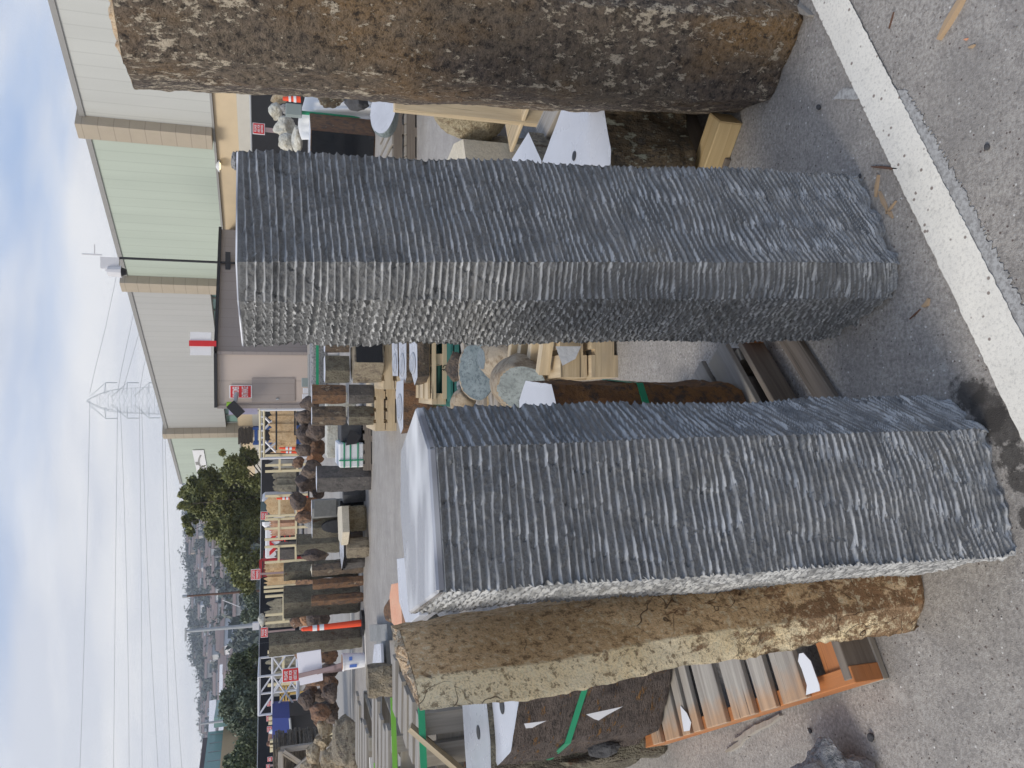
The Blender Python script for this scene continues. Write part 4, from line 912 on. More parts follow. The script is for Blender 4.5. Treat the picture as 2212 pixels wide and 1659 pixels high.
# -- left: bark faced block with green strap on the orange pallet, and the polished stumps beyond it
def yv(dx, dy, z): return G(dx, dy, z).y
za = .13; f0_ = G(1448, 1560, za)
zt1 = D(1116, 1560, f0_.y).z
top = [(1128, 1440), (1124, 1500), (1104, 1622), (1075, 1655), (1058, 1600), (1052, 1508), (1066, 1440)]
ct = [G(a, b, zt1) for a, b in top]
cb = [Vector((p.x, p.y, za)) for p in ct]
b1_ = rough_col('stone_column', 'squat bark brown basalt column with a green strap on the orange ended pallet', cb, ct, 'bark_basalt', .012, .012, 9, 41, 'stone column', None, 'polish_white', topamp=0)
h = G(1084, 1525, zt1 + .002); MB().tube(h, h + Zv * .001, .028, 16).build('drilled_hole', 'black_metal', b1_)
cen = sum(ct, Vector()) / len(ct); mb = MB()
ring_pts = [Vector((cen.x + (p.x - cen.x) * 1.012, cen.y + (p.y - cen.y) * 1.012, 0)) for p in ct]
zs0 = za + (zt1 - za) * .60
def band(pts, z, w, name, mat, label, cat, dz=0, group=None):
    mb = MB(); n = len(pts); c = sum(pts, Vector()) / n
    for k in range(n):
        a, b = pts[k], pts[(k + 1) % n]; da, db = (a - c).normalized(), (b - c).normalized()
        A0 = Vector((a.x, a.y, z + dz * da.x)); B0 = Vector((b.x, b.y, z + dz * db.x)); mb.prism([A0, B0, B0 - db * .004, A0 - da * .004], [A0 + Zv * w, B0 + Zv * w, B0 - db * .004 + Zv * w, A0 - da * .004 + Zv * w])
    return tag(mb.build(name, mat), label, cat, group)
band([cen + (q - Vector((cen.x, cen.y, 0))) * 1.02 - Vector((0, 0, cen.z)) for q in ring_pts], zs0, .022, 'strap', 'strap_green', 'green strap round the bark brown column on the orange pallet', 'strap', -.02, 'green packing straps')
# torn labels on its face
def paste(a, b, y, poly, label, off=.02):
    P = [D(x_, y_, y) for x_, y_ in poly]; return tag(MB().prism([p - Vector((0, .0012, 0)) for p in P], P).build('paper_scrap', 'white_paper'), label, 'paper scrap', 'torn labels on the bark brown column')
yf = min(p.y for p in ct) - .004
P2 = f0_.y - .02
o_ = paste(0, 0, yf, [(1132, 1563), (1180, 1557), (1160, 1566), (1150, 1572), (1136, 1573)], 'narrow torn white label on the bark brown column')
o_ = paste(0, 0, yf, [(1266, 1543), (1345, 1526), (1310, 1545), (1293, 1556), (1283, 1553)], 'triangular torn white label on the bark brown column beside the green strap')
# second wide polished stump
stump('stone_column', 'grey sawn basalt stump with a shadow latticed polished top behind the strapped one', [(1050, 1500), (1060, 1600), (1062, 1690), (1010, 1690), (1004, 1600), (998, 1500)], zt1 + .02, 0, 'basalt_moss', 'polish_slab', 42, hole=(1033, 1582, .026))
rock_at(1120, 1400, 1612, 1680, f0_.y + .35, 'basalt_moss', 'greenish brown stone lying behind the strapped bark brown column', 43, name='stone', sub=4, rough=.05)
rock_at(1255, 1345, 1597, 1637, f0_.y + .18, 'basalt_dark', 'small black stone wedged behind the strapped bark brown column', 44, name='stone', sub=3)
# loose grey sticks beside the pallet
def stick(name, label, p, q, w, h, mat, z=.0, group=None, cat='wood scrap'):
    a, b = G(*p), G(*q); a.z = b.z = z + h / 2; n = max(2, int((b - a).length / .03)); mb = MB(); r = random.Random(int(p[0] * 3 + p[1])); pr = a; s = (b - a).cross(Zv).normalized()
    L = []
    for k in range(n + 1):
        t = k / n; c = a.lerp(b, t) + s * r.uniform(-1, 1) * w * .18; ww = w * (.35 + .65 * min(1, 4 * t, 4 * (1 - t)) * r.uniform(.8, 1.1)) / 2; L.append((c - s * ww, c + s * ww))
    for k in range(n):
        (a1, a2), (b1, b2) = L[k], L[k + 1]; hh = Zv * h; mb.prism([a1 - hh / 2, b1 - hh / 2, b2 - hh / 2, a2 - hh / 2], [a1 * .85 + a2 * .15 + hh / 2, b1 * .85 + b2 * .15 + hh / 2, b2 * .85 + b1 * .15 + hh / 2, a2 * .85 + a1 * .15 + hh / 2])
    return tag(mb.build(name, mat), label, cat, group)
stick('wood_scrap', 'long grey splintered stick beside the orange pallet edge', (1590, 1600), (1690, 1543), .022, .012, 'wood_grey'); stick('wood_scrap', 'short grey splinter continuing the stick beside the orange pallet', (1572, 1624), (1620, 1588), .02, .01, 'wood_grey')
stick('wood_scrap', 'pale pointed stick lying on the paving past the painted line', (2032, 86), (2098, -28), .020, .012, 'dry_wood'); stick('wood_scrap', 'thin dark twig on the paving past the painted line', (1922, 62), (1932, 26), .004, .004, 'dark_bark')
stick('wood_scrap', 'thin brown twig across the painted line beside the taller chiselled column', (1885, 360), (1942, 365), .008, .006, 'dark_bark'); stick('wood_scrap', 'tan wood chip nearest the taller chiselled column, above the others', (1899, 378), (1893, 426), .012, .007, 'dry_wood')
stick('wood_scrap', 'tan curled wood chip at the foot of the taller chiselled column', (1901, 415), (1920, 454), .013, .006, 'dry_wood'); stick('wood_scrap', 'small broken chip crossing the tan curled chip', (1916, 462), (1938, 434), .007, .005, 'dry_wood'); stick('wood_scrap', 'smallest tan chip below the crossed chips', (1916, 454), (1930, 470), .012, .005, 'dry_wood')
stick('wood_scrap', 'grey driftwood like piece under the right edge of the painted line', (1712, 2), (1757, 38), .02, .02, 'wood_grey'); stick('wood_scrap', 'small curled dead leaf on the paving between the two chiselled columns', (1996, 664), (2010, 646), .016, .006, 'dry_wood'); stick('wood_scrap', 'dark thin twig below the curled leaf', (1966, 690), (1990, 668), .004, .004, 'dark_bark')
stick('wood_scrap', 'tan wooden crumb on the paving at the far right', (2094, 104), (2108, 98), .008, .005, 'dry_wood'); stick('wood_scrap', 'reddish chip on the paving at the far right', (2084, 86), (2092, 84), .006, .004, 'slab_salmon')
for a, b, s, lb in ((1771, 232, .009, 'small dark pebble beside the big brown column foot'), (1885, 1592, .012, 'dark pebble on the paving left of the pallet'), (2135, 318, .008, 'round dark pebble past the painted line'), (1546, 372, .05, 'smooth grey cobble under the yellow timber'), (1860, 380, .006, 'tiny pebble at the foot of the taller chiselled column'), (1752, 1578, .008, 'tiny dark pebble near the grey splinter')):
    g = G(a, b); rock('pebble', lb, (g.x, g.y, s * .55), (s, s * .8, s * .6), 'grey_rock' if s > .02 else 'basalt_dark', int(a), 2, 3, .05, 'pebble')
# gravel specks
r_ = np.random.RandomState(4); vV, fF = ICO[1]; PP = []; FF = []; off = 0
for k in range(1300):
    dx = r_.uniform(1500, 2230); dy = r_.uniform(-20, 1680); g = G(dx, dy); s = r_.uniform(.0007, .0022) * (1.5 if k % 19 == 0 else 1)
    PP.append(vV * np.array((s, s * r_.uniform(.6, 1), s * .6)) + np.array((g.x, g.y, s * .4))); FF += [tuple(a + off for a in f) for f in fF]; off += len(vV)
stone('grit_mix', [(.10, .08, .07), (.34, .32, .29), (.06, .055, .05)], scale=30, fine=90, bump=0)
tag(array_mesh('grit', np.concatenate(PP), FF, 'grit_mix', None, (0, 0, 0)), 'fine grit scattered over the paving', 'grit', kind='stuff')
# jagged grey white rock at the bottom left corner of the upright view
c = G(1850, 1712); rock('rough_rock', 'jagged grey and white rock at the left edge of the paving', (c.x, c.y, .08), (.15, .14, .12), 'grey_rock', 12, 5, 12, .25, 'rock', rz=.4)

# -- right gap: dark lichen block with wide polished top on timbers
zb1 = .10; fb = G(1500, 300, zb1); zr = D(1312, 300, fb.y).z
rs = stump('stone_column', 'low lichen blotched basalt block with a wide polished top between the brown and the taller chiselled column', [(1300, 150), (1306, 245), (1321, 325), (1316, 440), (1230, 470), (1172, 350), (1212, 240), (1228, 150)], zr, zb1, 'basalt_lichen', 'polish_white', 51, res=.012, amp=.014, hole=(1240, 337, .018), spread=.97)
def timber(name, label, a, b, w, h, mat, z=0, z2=None, group='loose timbers', cat='timber', caps=None, bevel=.003):
    A_, B2 = G(a[0], a[1], z + h / 2), G(b[0], b[1], (z if z2 is None else z2) + h / 2); mb = MB().beam(A_, B2, w, h); o = tag(mb.build(name, mat, loc=tuple((A_ + B2) / 2 - Zv * h / 2), bevel=bevel), label, cat, group)
    if caps:
        d = (B2 - A_).normalized(); MB().beam(B2, B2 + d * .002, w * .995, h * .995).build('end_grain', 'end_grain', o)
    return o
timber('timber', 'yellow square timber with a cut end grain poking out from under the lichen block', (1510, 420), (1568, 256), .085, .085, 'wood_lumber', caps=True)
timber('timber', 'brown split board leaning behind the yellow timber', (1512, 340), (1465, 215), .05, .07, 'wood_dim', .02); timber('timber', 'thin dark board under the yellow timber', (1528, 420), (1568, 335), .06, .02, 'wood_dim'); timber('wood_scrap', 'pale splinter beside the grey cobble', (1545, 400), (1558, 378), .012, .012, 'wood_lumber')
# small tan block with a triangular polished top, boards behind it
yq = G(1330, 340, .08).y + .35
o = stump('stone_block', 'small tan sawn stone with a polished triangular top beside the wide polished block', [(1170, 347), (1170, 420), (1095, 400), (1102, 350), (1142, 286)], .40, 0, 'basalt_tan', 'polish_white', 52, res=.02, amp=.004, cat='stone block')
timber('board', 'grey board edge leaning against the wide polished block', (1168, 300), (1215, 200), .13, .03, 'wood_grey', .30, cat='board'); timber('board', 'pale dotted board behind the tan triangular stone', (1100, 300), (1140, 190), .20, .02, 'wood_pale', .22, cat='board'); timber('board', 'narrow dark board between the pale board and the brown stone', (1090, 330), (1075, 240), .05, .05, 'wood_dim', .12, cat='board')
# upright stake and half round tan stone further back
g = G(1175, 236); y_ = 3.9; p0 = D(1169, 229, y_); p1 = D(851, 218, y_); o = tag(MB().beam((p1.x, y_, 0), (p1.x, y_, p1.z), .10, .05, up=(0, 1, 0)).build('timber_post', 'wood_pale', bevel=.003), 'upright pale timber post behind the big brown column', 'timber post')
def rlab(dx0, dx1, dy0, dy1, y, mat, label, seed, **k): return rock_at(dx0, dx1, dy0, dy1, y, mat, label, seed, **k)
rock_at(930, 1108, 175, 297, 4.3, 'rockface_tan', 'rough rounded tan stone seen beside the pale timber post', 61, name='stone', sub=5, cuts=3, rough=.05)
y_ = 4.5; z1 = D(1036, 320, y_).z
scol('stone_block', 'brown rust mottled stone block below the rounded tan stone', 400, 292, 1150, 1038, 'basalt_tan', seed=62, y=4.35, cat='stone block', res=.03, amp=.01)
o = slab_poly('stone_block', 'cream sawn block with pale tool lines half hidden by the taller chiselled column', [(980, 310), (1000, 300), (1008, 360), (1008, 420), (965, 420), (960, 360)], .48, .48, 'top_cream', 'stone block')
pq = [D(1010, 292, 4.6), D(1010, 360, 4.6)]; za_ = D(1038, 300, 4.6).z
tag(MB().box(((pq[0].x + pq[1].x) / 2, 4.75, 0), pq[0].x - pq[1].x, .3, pq[0].z).build('stone_block', 'polish_blue', bevel=.003), 'pale blue polished block between the cream block and the brown block', 'stone block')
# white topped boulder on pallets
PD = 7.2
def simple_pallet(name, label, xl, xr, yn, z, w=1.0, mat='wood_pale', deck='wood_pale', seed=0, group='pallets under stones', rz=0.0, L=None, hh=.13):
    return pallet_at(name, label, (xl, yn, z), (math.cos(rz), math.sin(rz), 0), (-math.sin(rz), math.cos(rz), 0), L or (xr - xl), w, [(0, .10), (.16, .10), (.32, .10), (.48, .10), (.64, .10), (.80, .10), (.92, .10)], wmat=mat, deck=deck, seed=seed, group=group, bevel=0, hh=hh)
def fl(dx, dy, y): return D(dx, dy, y).x
simple_pallet('pallet', 'grey wooden pallet under the white topped boulder', fl(890, 360, 8.3), fl(890, 215, 8.3), 8.3, 0, 1.0, 'wood_dim', 'wood_grey', 3)
simple_pallet('pallet', 'upper grey pallet directly carrying the white topped boulder', fl(875, 372, 8.35), fl(875, 190, 8.35), 8.35, .135, 1.0, 'wood_dim', 'wood_grey', 4)
WHITE_TOPPED = True
# brown block with black polished face
y_ = G(811, 300).y; xr, xm, xl = fl(800, 241, y_), fl(806, 293, y_), fl(812, 350, y_); zt = D(671, 270, y_).z
o = rough_col('stone_column', 'tall brown basalt block with one black polished face behind the pallets', [(xr, y_ + .35, 0), (xm, y_, 0), (xl, y_ + .12, 0), (xl, y_ + .9, 0), (xr, y_ + .9, 0)], [(xr, y_ + .35, zt), (xm, y_, zt), (xl, y_ + .12, zt), (xl, y_ + .9, zt), (xr, y_ + .9, zt)], 'basalt_rust', .04, .008, 6, 73, 'stone column', None, 'polish_white', topamp=0)
MB().prism([(xm - .01, y_ - .012, .02), (xl, y_ + .10, .02), (xl, y_ + .11, .02), (xm - .01, y_ - .002, .02)], [(xm - .01, y_ - .012, zt - .01), (xl, y_ + .10, zt - .01), (xl, y_ + .11, zt - .01), (xm - .01, y_ - .002, zt - .01)]).build('polished_face', 'polish_black', o)

X_ = lambda dx, dy, y: D(dx, dy, y).x
# -- middle gap: strapped rusty column on a pallet corner
zc = .135; fc = G(1606, 860, zc); zt = D(1192, 860, fc.y).z
tp = [(1136, 822), (1192, 830), (1204, 880), (1200, 950), (1150, 985), (1125, 930), (1122, 865)]
rc = stump('stone_column', 'rusty basalt column with a white sawn top and a green strap between the two chiselled columns', tp, zt, zc, 'rust_bark', 'polish_white', 55, res=.012, amp=.010, spread=1.02)
ct = [G(a, b, zt) for a, b in tp]; cen = sum(ct, Vector()) / len(ct)
band([Vector((cen.x + (p.x - cen.x) * 1.05, cen.y + (p.y - cen.y) * 1.05, 0)) for p in ct], zc + (zt - zc) * .55, .020, 'strap', 'strap_green', 'green strap round the rusty column between the chiselled columns', 'strap', .0, 'green packing straps')
q0, q1, q2 = G(1510, 806, .13), G(1567, 741, .13), G(1628, 852, .13)
axm = (q2 - q1).normalized(); aym = (q0 - q1).normalized()
mp_ = empty('pallet', (q1.x, q1.y, 0), 'grey plank pallet with a broken orange block under the rusty strapped column', 'pallet')
def pl_(a, b, w, h, zz, m, nm): 
    A_ = Vector((a.x, a.y, zz)); B2 = Vector((b.x, b.y, zz)); MB().beam(A_, B2, w, h).build(nm, m, mp_, bevel=.002)
nrm_ = Vector((-axm.y, axm.x, 0)); nrm_ = nrm_ if nrm_.dot(aym) > 0 else -nrm_
for i, (o1, w) in enumerate(((.06, .115), (.20, .12), (.34, .12), (.48, .12))):
    a = q1 + nrm_ * o1 + axm * (-.02 + .25 * 0); pl_(a - axm * .04 * i, a + axm * .8, w, .02, .122, 'wood_grey', 'deck_board')
for s_ in (.03, .72): a = q1 + axm * s_; pl_(a - nrm_ * .0 + nrm_ * .01, a + nrm_ * .55, .04, .09, .062, 'wood_dim', 'stringer')
a = q1 + axm * .01; pl_(a - nrm_ * .12, a - nrm_ * .015, .04, .07, .055, 'wood_orange', 'orange_block'); pl_(q1 - nrm_ * .12 + axm * .04, q1 - nrm_ * .12 + axm * .8, .07, .018, .01, 'wood_dim', 'bottom_board')
pl_(q1 - nrm_ * .02 + axm * .02, q1 - nrm_ * .02 + axm * .8, .02, .085, .058, 'wood_dim', 'side_board')
# stack of two crates with white sheet, slats and pale timbers
yk = G(1335, 770).y; xk0, xk1 = fl(1330, 815, yk), fl(1330, 700, yk)
for i in range(2): simple_pallet('pallet', ['pale lower pallet of the small stack left of the taller chiselled column', 'top pale pallet of the small stack with a white sheet on it'][i], xk0, xk1 + .5, yk + .03 * i, .14 * i, .7, 'wood_pale', 'wood_pale', 20 + i, rz=.03, group='stacked pale pallets', L=.8)
g = D(1225, 762, yk + .1); tag(MB().prism([D(1200, 748, yk - .02), D(1255, 748, yk - .02), D(1243, 775, yk - .03), D(1215, 790, yk - .03)], [D(1200, 748, yk), D(1255, 748, yk), D(1243, 775, yk), D(1215, 790, yk)]).build('plastic_sheet', 'sheet_white'), 'small white plastic sheet hanging from the stacked pale pallets', 'plastic sheet')
for i in range(4):
    z = .44; d0_, d1_ = 1118 + i * 24, 1120 + i * 25
    yy_ = yk + .62 - .16 * i; xx_ = X_(1150, 806, yy_); tag(MB().beam((xx_, yy_, .315), (xx_ + .6, yy_ - .25, .315), .05, .05).build('timber', 'wood_pale'), 'pale square timber in the row laid over the stacked pallets', 'timber', 'pale timbers over the stacked pallets')
tag(MB().beam(D(1120, 805, yk + .5), D(1125, 785, yk + .45), .02, .03).build('strap_end', 'purple_strap'), 'short purple strap end between the pale timbers', 'strap')
# sliced river boulders
def sliced(label, c, size, mat, seed, n, dist, rz=0, cutmat='cut_greygreen'):
    v, f = ICO[5]; v = v.copy(); v *= (1 + .06 * fbm(v[:, 0] * 1.5, v[:, 1] * 1.5, v[:, 2] * 1.5, 3, seed))[:, None]; v = v * np.array(size); n = np.array(n, float); n /= np.linalg.norm(n)
    t = v @ n; msk = t > dist; v -= np.clip(t - dist, 0, None)[:, None] * n
    P = v + np.array(tuple(c)); fa = [q for q in f if not all(msk[i] for i in q)]; fbk = [q for q in f if all(msk[i] for i in q)]
    o = empty('river_boulder', (c[0], c[1], c[2] - size[2]), label, 'boulder', 'sliced river boulders'); array_mesh('shell', P, fa, mat, o, None, None, True)
    used = sorted({i for q in fbk for i in q}); mp = {a: b for b, a in enumerate(used)}
    if fbk: array_mesh('sawn_face', P[used] + n * .001, [tuple(mp[i] for i in q) for q in fbk], cutmat, o, None)
    return o
def szat(y, dxh, dyh, dep=None): s = 1 / pxm(y, .5); return (dyh * s, dep or (dxh + dyh) / 2 * s, dxh * s)
y_ = 3.55; sliced('big tan river boulder with a sawn grey green face above the white topped rusty column', D(1120, 826, y_), szat(y_, 58, 60, .22), 'boulder_rivertan', 3, (-.5, -.75, .45), .10)
y_ = 4.05; sliced('brown river boulder with its grey face turned away, left of the taller chiselled column', D(1085, 775, y_), szat(y_, 50, 52, .26), 'boulder_rivertan', 4, (-.05, .1, 1), .11)
y_ = 4.4; sliced('oval boulder with a large upright sawn blue grey face behind the tan boulders', D(1032, 800, y_), szat(y_, 40, 66, .22), 'boulder_rivertan', 5, (-.1, -.55, .8), .045)
y_ = 4.0; rock('boulder', 'yellow streaked boulder peeping past the taller chiselled column', D(1103, 730, y_), szat(y_, 36, 38, .16), 'river_yellow', 5, 4, 2, .05, 'boulder')
y_ = 4.9; rock('boulder', 'small rounded brown boulder just above the front chiselled column edge', D(1000, 868, y_), szat(y_, 28, 26, .14), 'boulder_rivertan', 6, 4, 1, .05, 'boulder', smooth=True)
y_ = 4.6; simple_pallet('pallet', 'pale pallet under the sliced river boulders', fl(1150, 900, y_), fl(1150, 740, y_), 4.0, 0, 1.1, 'wood_pale', 'wood_pale', 30)
y_ = 7.9; sliced('boulder on the stacked grey pallets with a white sawn face turned to the sky', D(830, 240, y_), (.27, .22, .15), 'cut_greygreen', 7, (.1, -.62, .8), .03, cutmat='polish_white')
for i, (dx, dy, y, s, m, lb) in enumerate(((1140, 790, 3.95, .10, 'boulder_rivertan', 'small tan cobble leaning on the big sliced boulder'), (1010, 832, 4.95, .11, 'grey_rock', 'grey broken rock behind the oval sliced boulder'), (1065, 765, 5.0, .13, 'basalt_rust', 'rusty broken rock behind the turned away boulder'), (985, 790, 5.3, .12, 'basalt_brown', 'brown broken rock at the back of the sliced boulders'), (1150, 760, 4.4, .10, 'boulder_brown', 'dark brown rock beside the yellow streaked boulder'))):
    p = D(dx, dy, y); rock('rock', lb, tuple(p), (s, s * .8, s * .7), m, 700 + i, 4, 7, .15, 'rock')
for i in range(6):
    y = 4.35 + .16 * i; p = D(1075 - 14 * i, 806 - 5 * i, y); tag(MB().beam((p.x - .35, y, .16 + .03 * (i % 2)), (p.x + .35, y - .12 + .05 * i, .18 + .03 * (i % 3)), .09, .022).build('board', 'wood_weathered' if i % 2 else 'wood_grey'), 'weathered grey board in the jumble under the sliced boulders', 'board', 'weathered boards under the sliced boulders')
# low crates behind: marked pale crate, green pallet
def crate(label, dyL, dyR, dx, y, hgt, mat, seed, txt=None, dep=.9, rz=0.0, z0=0.0):
    x0, x1 = fl(dx, dyL, y), fl(dx, dyR, y); L = x1 - x0; o = empty('crate', ((x0 + x1) / 2, y, 0), label, 'crate', 'low crates behind the boulders')
    for yy in (y, y + dep):
        for zz in (z0 + hgt * .16, z0 + hgt * .84): MB().beam((x0, yy, zz), (x1, yy, zz), .02, hgt * .26).build('side_board', mat, o)
    for xx in (x0, (x0 + x1) / 2, x1): MB().beam((xx, y + .012, z0 + hgt * .5), (xx, y + dep - .012, z0 + hgt * .5), .09, hgt * .9).build('cross_block', mat, o)
    for k in range(6): MB().beam((x0, y + dep * (k + .5) / 6, z0 + hgt + .011), (x1, y + dep * (k + .5) / 6, z0 + hgt + .011), dep / 9, .02).build('deck_board', mat, o)
    if txt: text_obj(txt, hgt * .5, 'stencil', 'black_metal', o, (x0 + .25, y - .012, z0 + hgt * .2), (1, 0, 0))
    return o
crate('pale crate with the number 35 stencilled on its side', 862, 690, 940, 6.15, .13, 'wood_pale', 1, '35', z0=.14, dep=1.3); crate('dark green crate below the pale stencilled crate', 868, 690, 980, 5.95, .125, 'wood_green', 2, 'P', dep=1.3)
simple_pallet('pallet', 'pale pallet under the long brown basin stone', fl(905, 945, 7.0), fl(905, 836, 7.0), 7.0, 0, .9, 'wood_pale', 'wood_pale', 33)
# basin stones
def basin(label, poly, z, mat, seed, bowl, zb=.0):
    o = stump('stone_basin', label, poly, z, zb, mat, 'polish_white', seed, res=.05, amp=.012, spread=.96, cat='stone basin', group='polished stone basins')
    c = G(bowl[0], bowl[1], z); a = abs(G(bowl[0], bowl[1] - bowl[2], z).x - c.x); b = abs(G(bowl[0] - bowl[3], bowl[1], z).y - c.y); mb = MB(); n = 24; K = 5; R = []
    for k in range(K + 1):
        s = 1 - k / K; R.append([Vector((c.x + a * s * math.cos(6.2832 * i / n), c.y + b * s * math.sin(6.2832 * i / n), z + .012 * math.sin(math.pi * (1 - s)) * .2 + .006)) for i in range(n)])
    # raised lip and the dished floor, seen as a shallow oval
    vv = []; ff = []
    for k in range(K + 1):
        s = 1 - k / K
        for i in range(n): vv.append((c.x + a * s * math.cos(6.2832 * i / n), c.y + b * s * math.sin(6.2832 * i / n), z + .004 + (.010 if k == 1 else 0)))
    for k in range(K):
        for i in range(n): ff.append((k * n + i, k * n + (i + 1) % n, (k + 1) * n + (i + 1) % n, (k + 1) * n + i))
    array_mesh('bowl', np.array(vv), ff, 'polish_slab', o, None, None, True); return o
basin('brown basin stone with an oval bowl, farthest of the four by the chiselled columns', [(858, 700), (860, 812), (848, 812), (846, 700)], .39, 'basalt_brown', 81, (853, 785, 22, 4), zb=.29)
basin('brown basin stone with an oval bowl, second row of the four by the chiselled columns', [(878, 700), (878, 815), (872, 836), (863, 815), (861, 700)], .39, 'basalt_brown', 82, (869, 788, 26, 5), zb=.29)
basin('brown basin stone with a pointed end and oval bowl, nearest the taller chiselled column', [(901, 700), (902, 815), (896, 833), (885, 790), (884, 700)], .39, 'basalt_brown', 83, (892, 785, 24, 6), zb=.29)
basin('long brown basin stone with an oval bowl above the tip of the front chiselled column', [(872, 820), (871, 925), (866, 937), (858, 905), (855, 850), (857, 825)], .40, 'basalt_rust', 84, (864, 880, 30, 5), zb=.135)

# -- polished slabs and salmon slab just beyond the front column, left of it
slab_poly('stone_slab', 'white polished slab peeping out beyond the top of the front chiselled column', [(900, 1200), (905, 1330), (878, 1352), (862, 1300), (857, 1207)], .92, .04, 'polish_white')
slab_poly('stone_slab', 'salmon pink rough edged slab beyond the front chiselled column', [(864, 1258), (868, 1350), (860, 1362), (846, 1345), (841, 1290), (845, 1262)], .62, .10, 'slab_salmon')
slab_poly('stone_slab', 'mottled grey flat slab left of the salmon slab', [(835, 1348), (838, 1384), (800, 1386), (797, 1350)], .12, .06, 'slab_grey')
slab_poly('stone_slab', 'narrow dark polished slab under the short brown stump', [(832, 1384), (838, 1470), (836, 1530), (822, 1532), (815, 1450), (813, 1386)], .24, .05, 'slab_grey'); slab_poly('stone_slab', 'thin white polished slab tip behind the short brown stump', [(822, 1390), (826, 1470), (820, 1536), (808, 1500), (804, 1440), (808, 1392)], .34, .03, 'polish_white')
y_ = 5.6; zt = D(797, 1465, y_).z; sc_ = scol('stone_column', 'short streaky brown natural basalt stump left of the ochre column top', 1498, 1433, 960, 797, 'basalt_tan', seed=91, y=4.35, amp=.02, res=.02, seam=.5)
# -- timber crates full of stone at the far left edge with green straps
def framecrate(label, x0, x1, y0, y1, z0, z1, nz, mat, seed, group='timber crates of stone'):
    r = random.Random(seed); o = empty('stone_crate', ((x0 + x1) / 2, (y0 + y1) / 2, z0), label, 'crate', group); H_ = z1 - z0
    for k in range(nz):
        z = z0 + H_ * (k + .5) / nz
        for yy in (y0, y1): MB().beam((x0 - r.uniform(0, .05), yy, z), (x1 + r.uniform(0, .05), yy, z + r.uniform(-.01, .01)), .025, H_ / nz * .62).build('side_board', mat, o)
        MB().beam((x1, y0, z), (x1, y1, z), .025, H_ / nz * .62).build('end_board', mat, o)
    for t in (.02, .5, .98): x = x0 + (x1 - x0) * t; MB().beam((x, y0 - .03, z0), (x, y0 - .03, z1 + .02), .10, .03, up=(0, 1, 0)).build('batten', mat, o)
    for k in range(5): y = y0 + (y1 - y0) * (k + .5) / 5 + r.uniform(-.02, .02); MB().beam((x0, y, z1 + .02), (x1 + r.uniform(-.04, .06), y + r.uniform(-.03, .03), z1 + .02), (y1 - y0) / 8, .022).build('lid_board', mat, o)
    return o
X = lambda dx, dy, y: D(dx, dy, y).x
framecrate('weathered timber crate of stone nearest the ochre column at the left edge', X(950, 1700, 3.4), X(950, 1560, 3.4), 3.45, 4.3, .0, D(885, 1600, 3.9).z, 4, 'wood_grey', 1)
framecrate('weathered timber crate behind the nearest one at the left edge', X(850, 1720, 5.0), X(850, 1560, 5.0), 4.75, 5.6, .0, D(838, 1600, 5.0).z, 4, 'wood_grey', 2)
framecrate('low weathered crate with lime straps at the back of the left edge', X(820, 1720, 6.2), X(820, 1572, 6.2), 6.0, 6.9, .0, D(795, 1600, 6.2).z, 3, 'wood_grey', 3)
for i in range(27):
    rock('rubble_stone', 'brown rubble stone held inside the timber crates', (X(950, 1578 + (i % 9) * 17, 3.8) - .12 * (i // 9) * (i % 9) * .5, [3.8, 5.1, 6.35][i // 9] + .1 * (i % 2), .18 + .11 * (i % 4)), (.13, .14, .11), 'basalt_rust' if i % 2 else 'basalt_moss', 200 + i, 3, 6, .15, 'rubble stone', 'rubble stones in the crates')
a, b = D(1035, 1700, 3.3), D(885, 1570, 3.42); tag(MB().beam(a, b, .02, .10, up=(0, 1, 0)).build('board', 'wood_pale'), 'tan board nailed diagonally across the timber crate', 'board')
for i, (dx, y, m, lb) in enumerate(((905, 3.40, 'strap_green', 'dark green strap over the nearest timber crate'), (846, 4.7, 'strap_lime', 'lime green strap over the second timber crate'), (806, 5.95, 'strap_lime', 'lime green strap over the rear low crate'))):
    p = D(dx, 1600, y); xa, xb = X(dx, 1700, y), X(dx, 1500, y); tag(MB().beam((xa, y - .03, p.z - .02), (xb, y - .045, p.z + .0), .006, .030).build('strap', m), lb, 'strap', 'straps on the timber crates')

# ================================================================== THE YARD FURTHER BACK
# tall natural columns in the row at the left
gcol = 'standing basalt columns at the back of the yard'
scol('stone_column', 'tall greenish flat column, second large one right of the orange post', 1326, 1262, 779, 613, 'basalt_moss', seed=1, group=gcol, res=.05)
scol('stone_column', 'slim rusty column standing before the tall greenish flat one', 1303, 1281, 779, 673, 'basalt_rust', seed=2, y=G(778, 1280).y - .55, group=gcol, res=.05)
scol('stone_column', 'reddish brown half height column between the two tall pairs', 1268, 1245, 777, 676, 'basalt_rust', seed=3, y=G(778, 1280).y - .55, group=gcol, res=.05)
scol('stone_column', 'tall dark grey brown column left of the polished bench', 1246, 1208, 775, 613, 'basalt_moss', seed=4, group=gcol, res=.05)
scol('stone_column', 'slim brown column with a pale slanted top before the tall grey brown one', 1240, 1214, 777, 674, 'basalt_brown', seed=5, y=G(778, 1280).y - .55, group=gcol, res=.05, topmat='top_cream', topamp=.02)
scol('stone_column', 'broad olive brown stone behind the polished bench', 1194, 1152, 742, 641, 'basalt_moss', seed=6, group=gcol, res=.05)
scol('stone_column', 'widest tall mottled column directly behind the orange delineator post', 1403, 1354, 783, 581, 'basalt_moss', seed=7, group=gcol, res=.05)
scol('stone_column', 'lone dark grey brown column with a smooth top before the rust boulders', 1060, 1005, 803, 685, 'basalt_grey', seed=8, group=gcol, res=.04, topmat='polish_white')
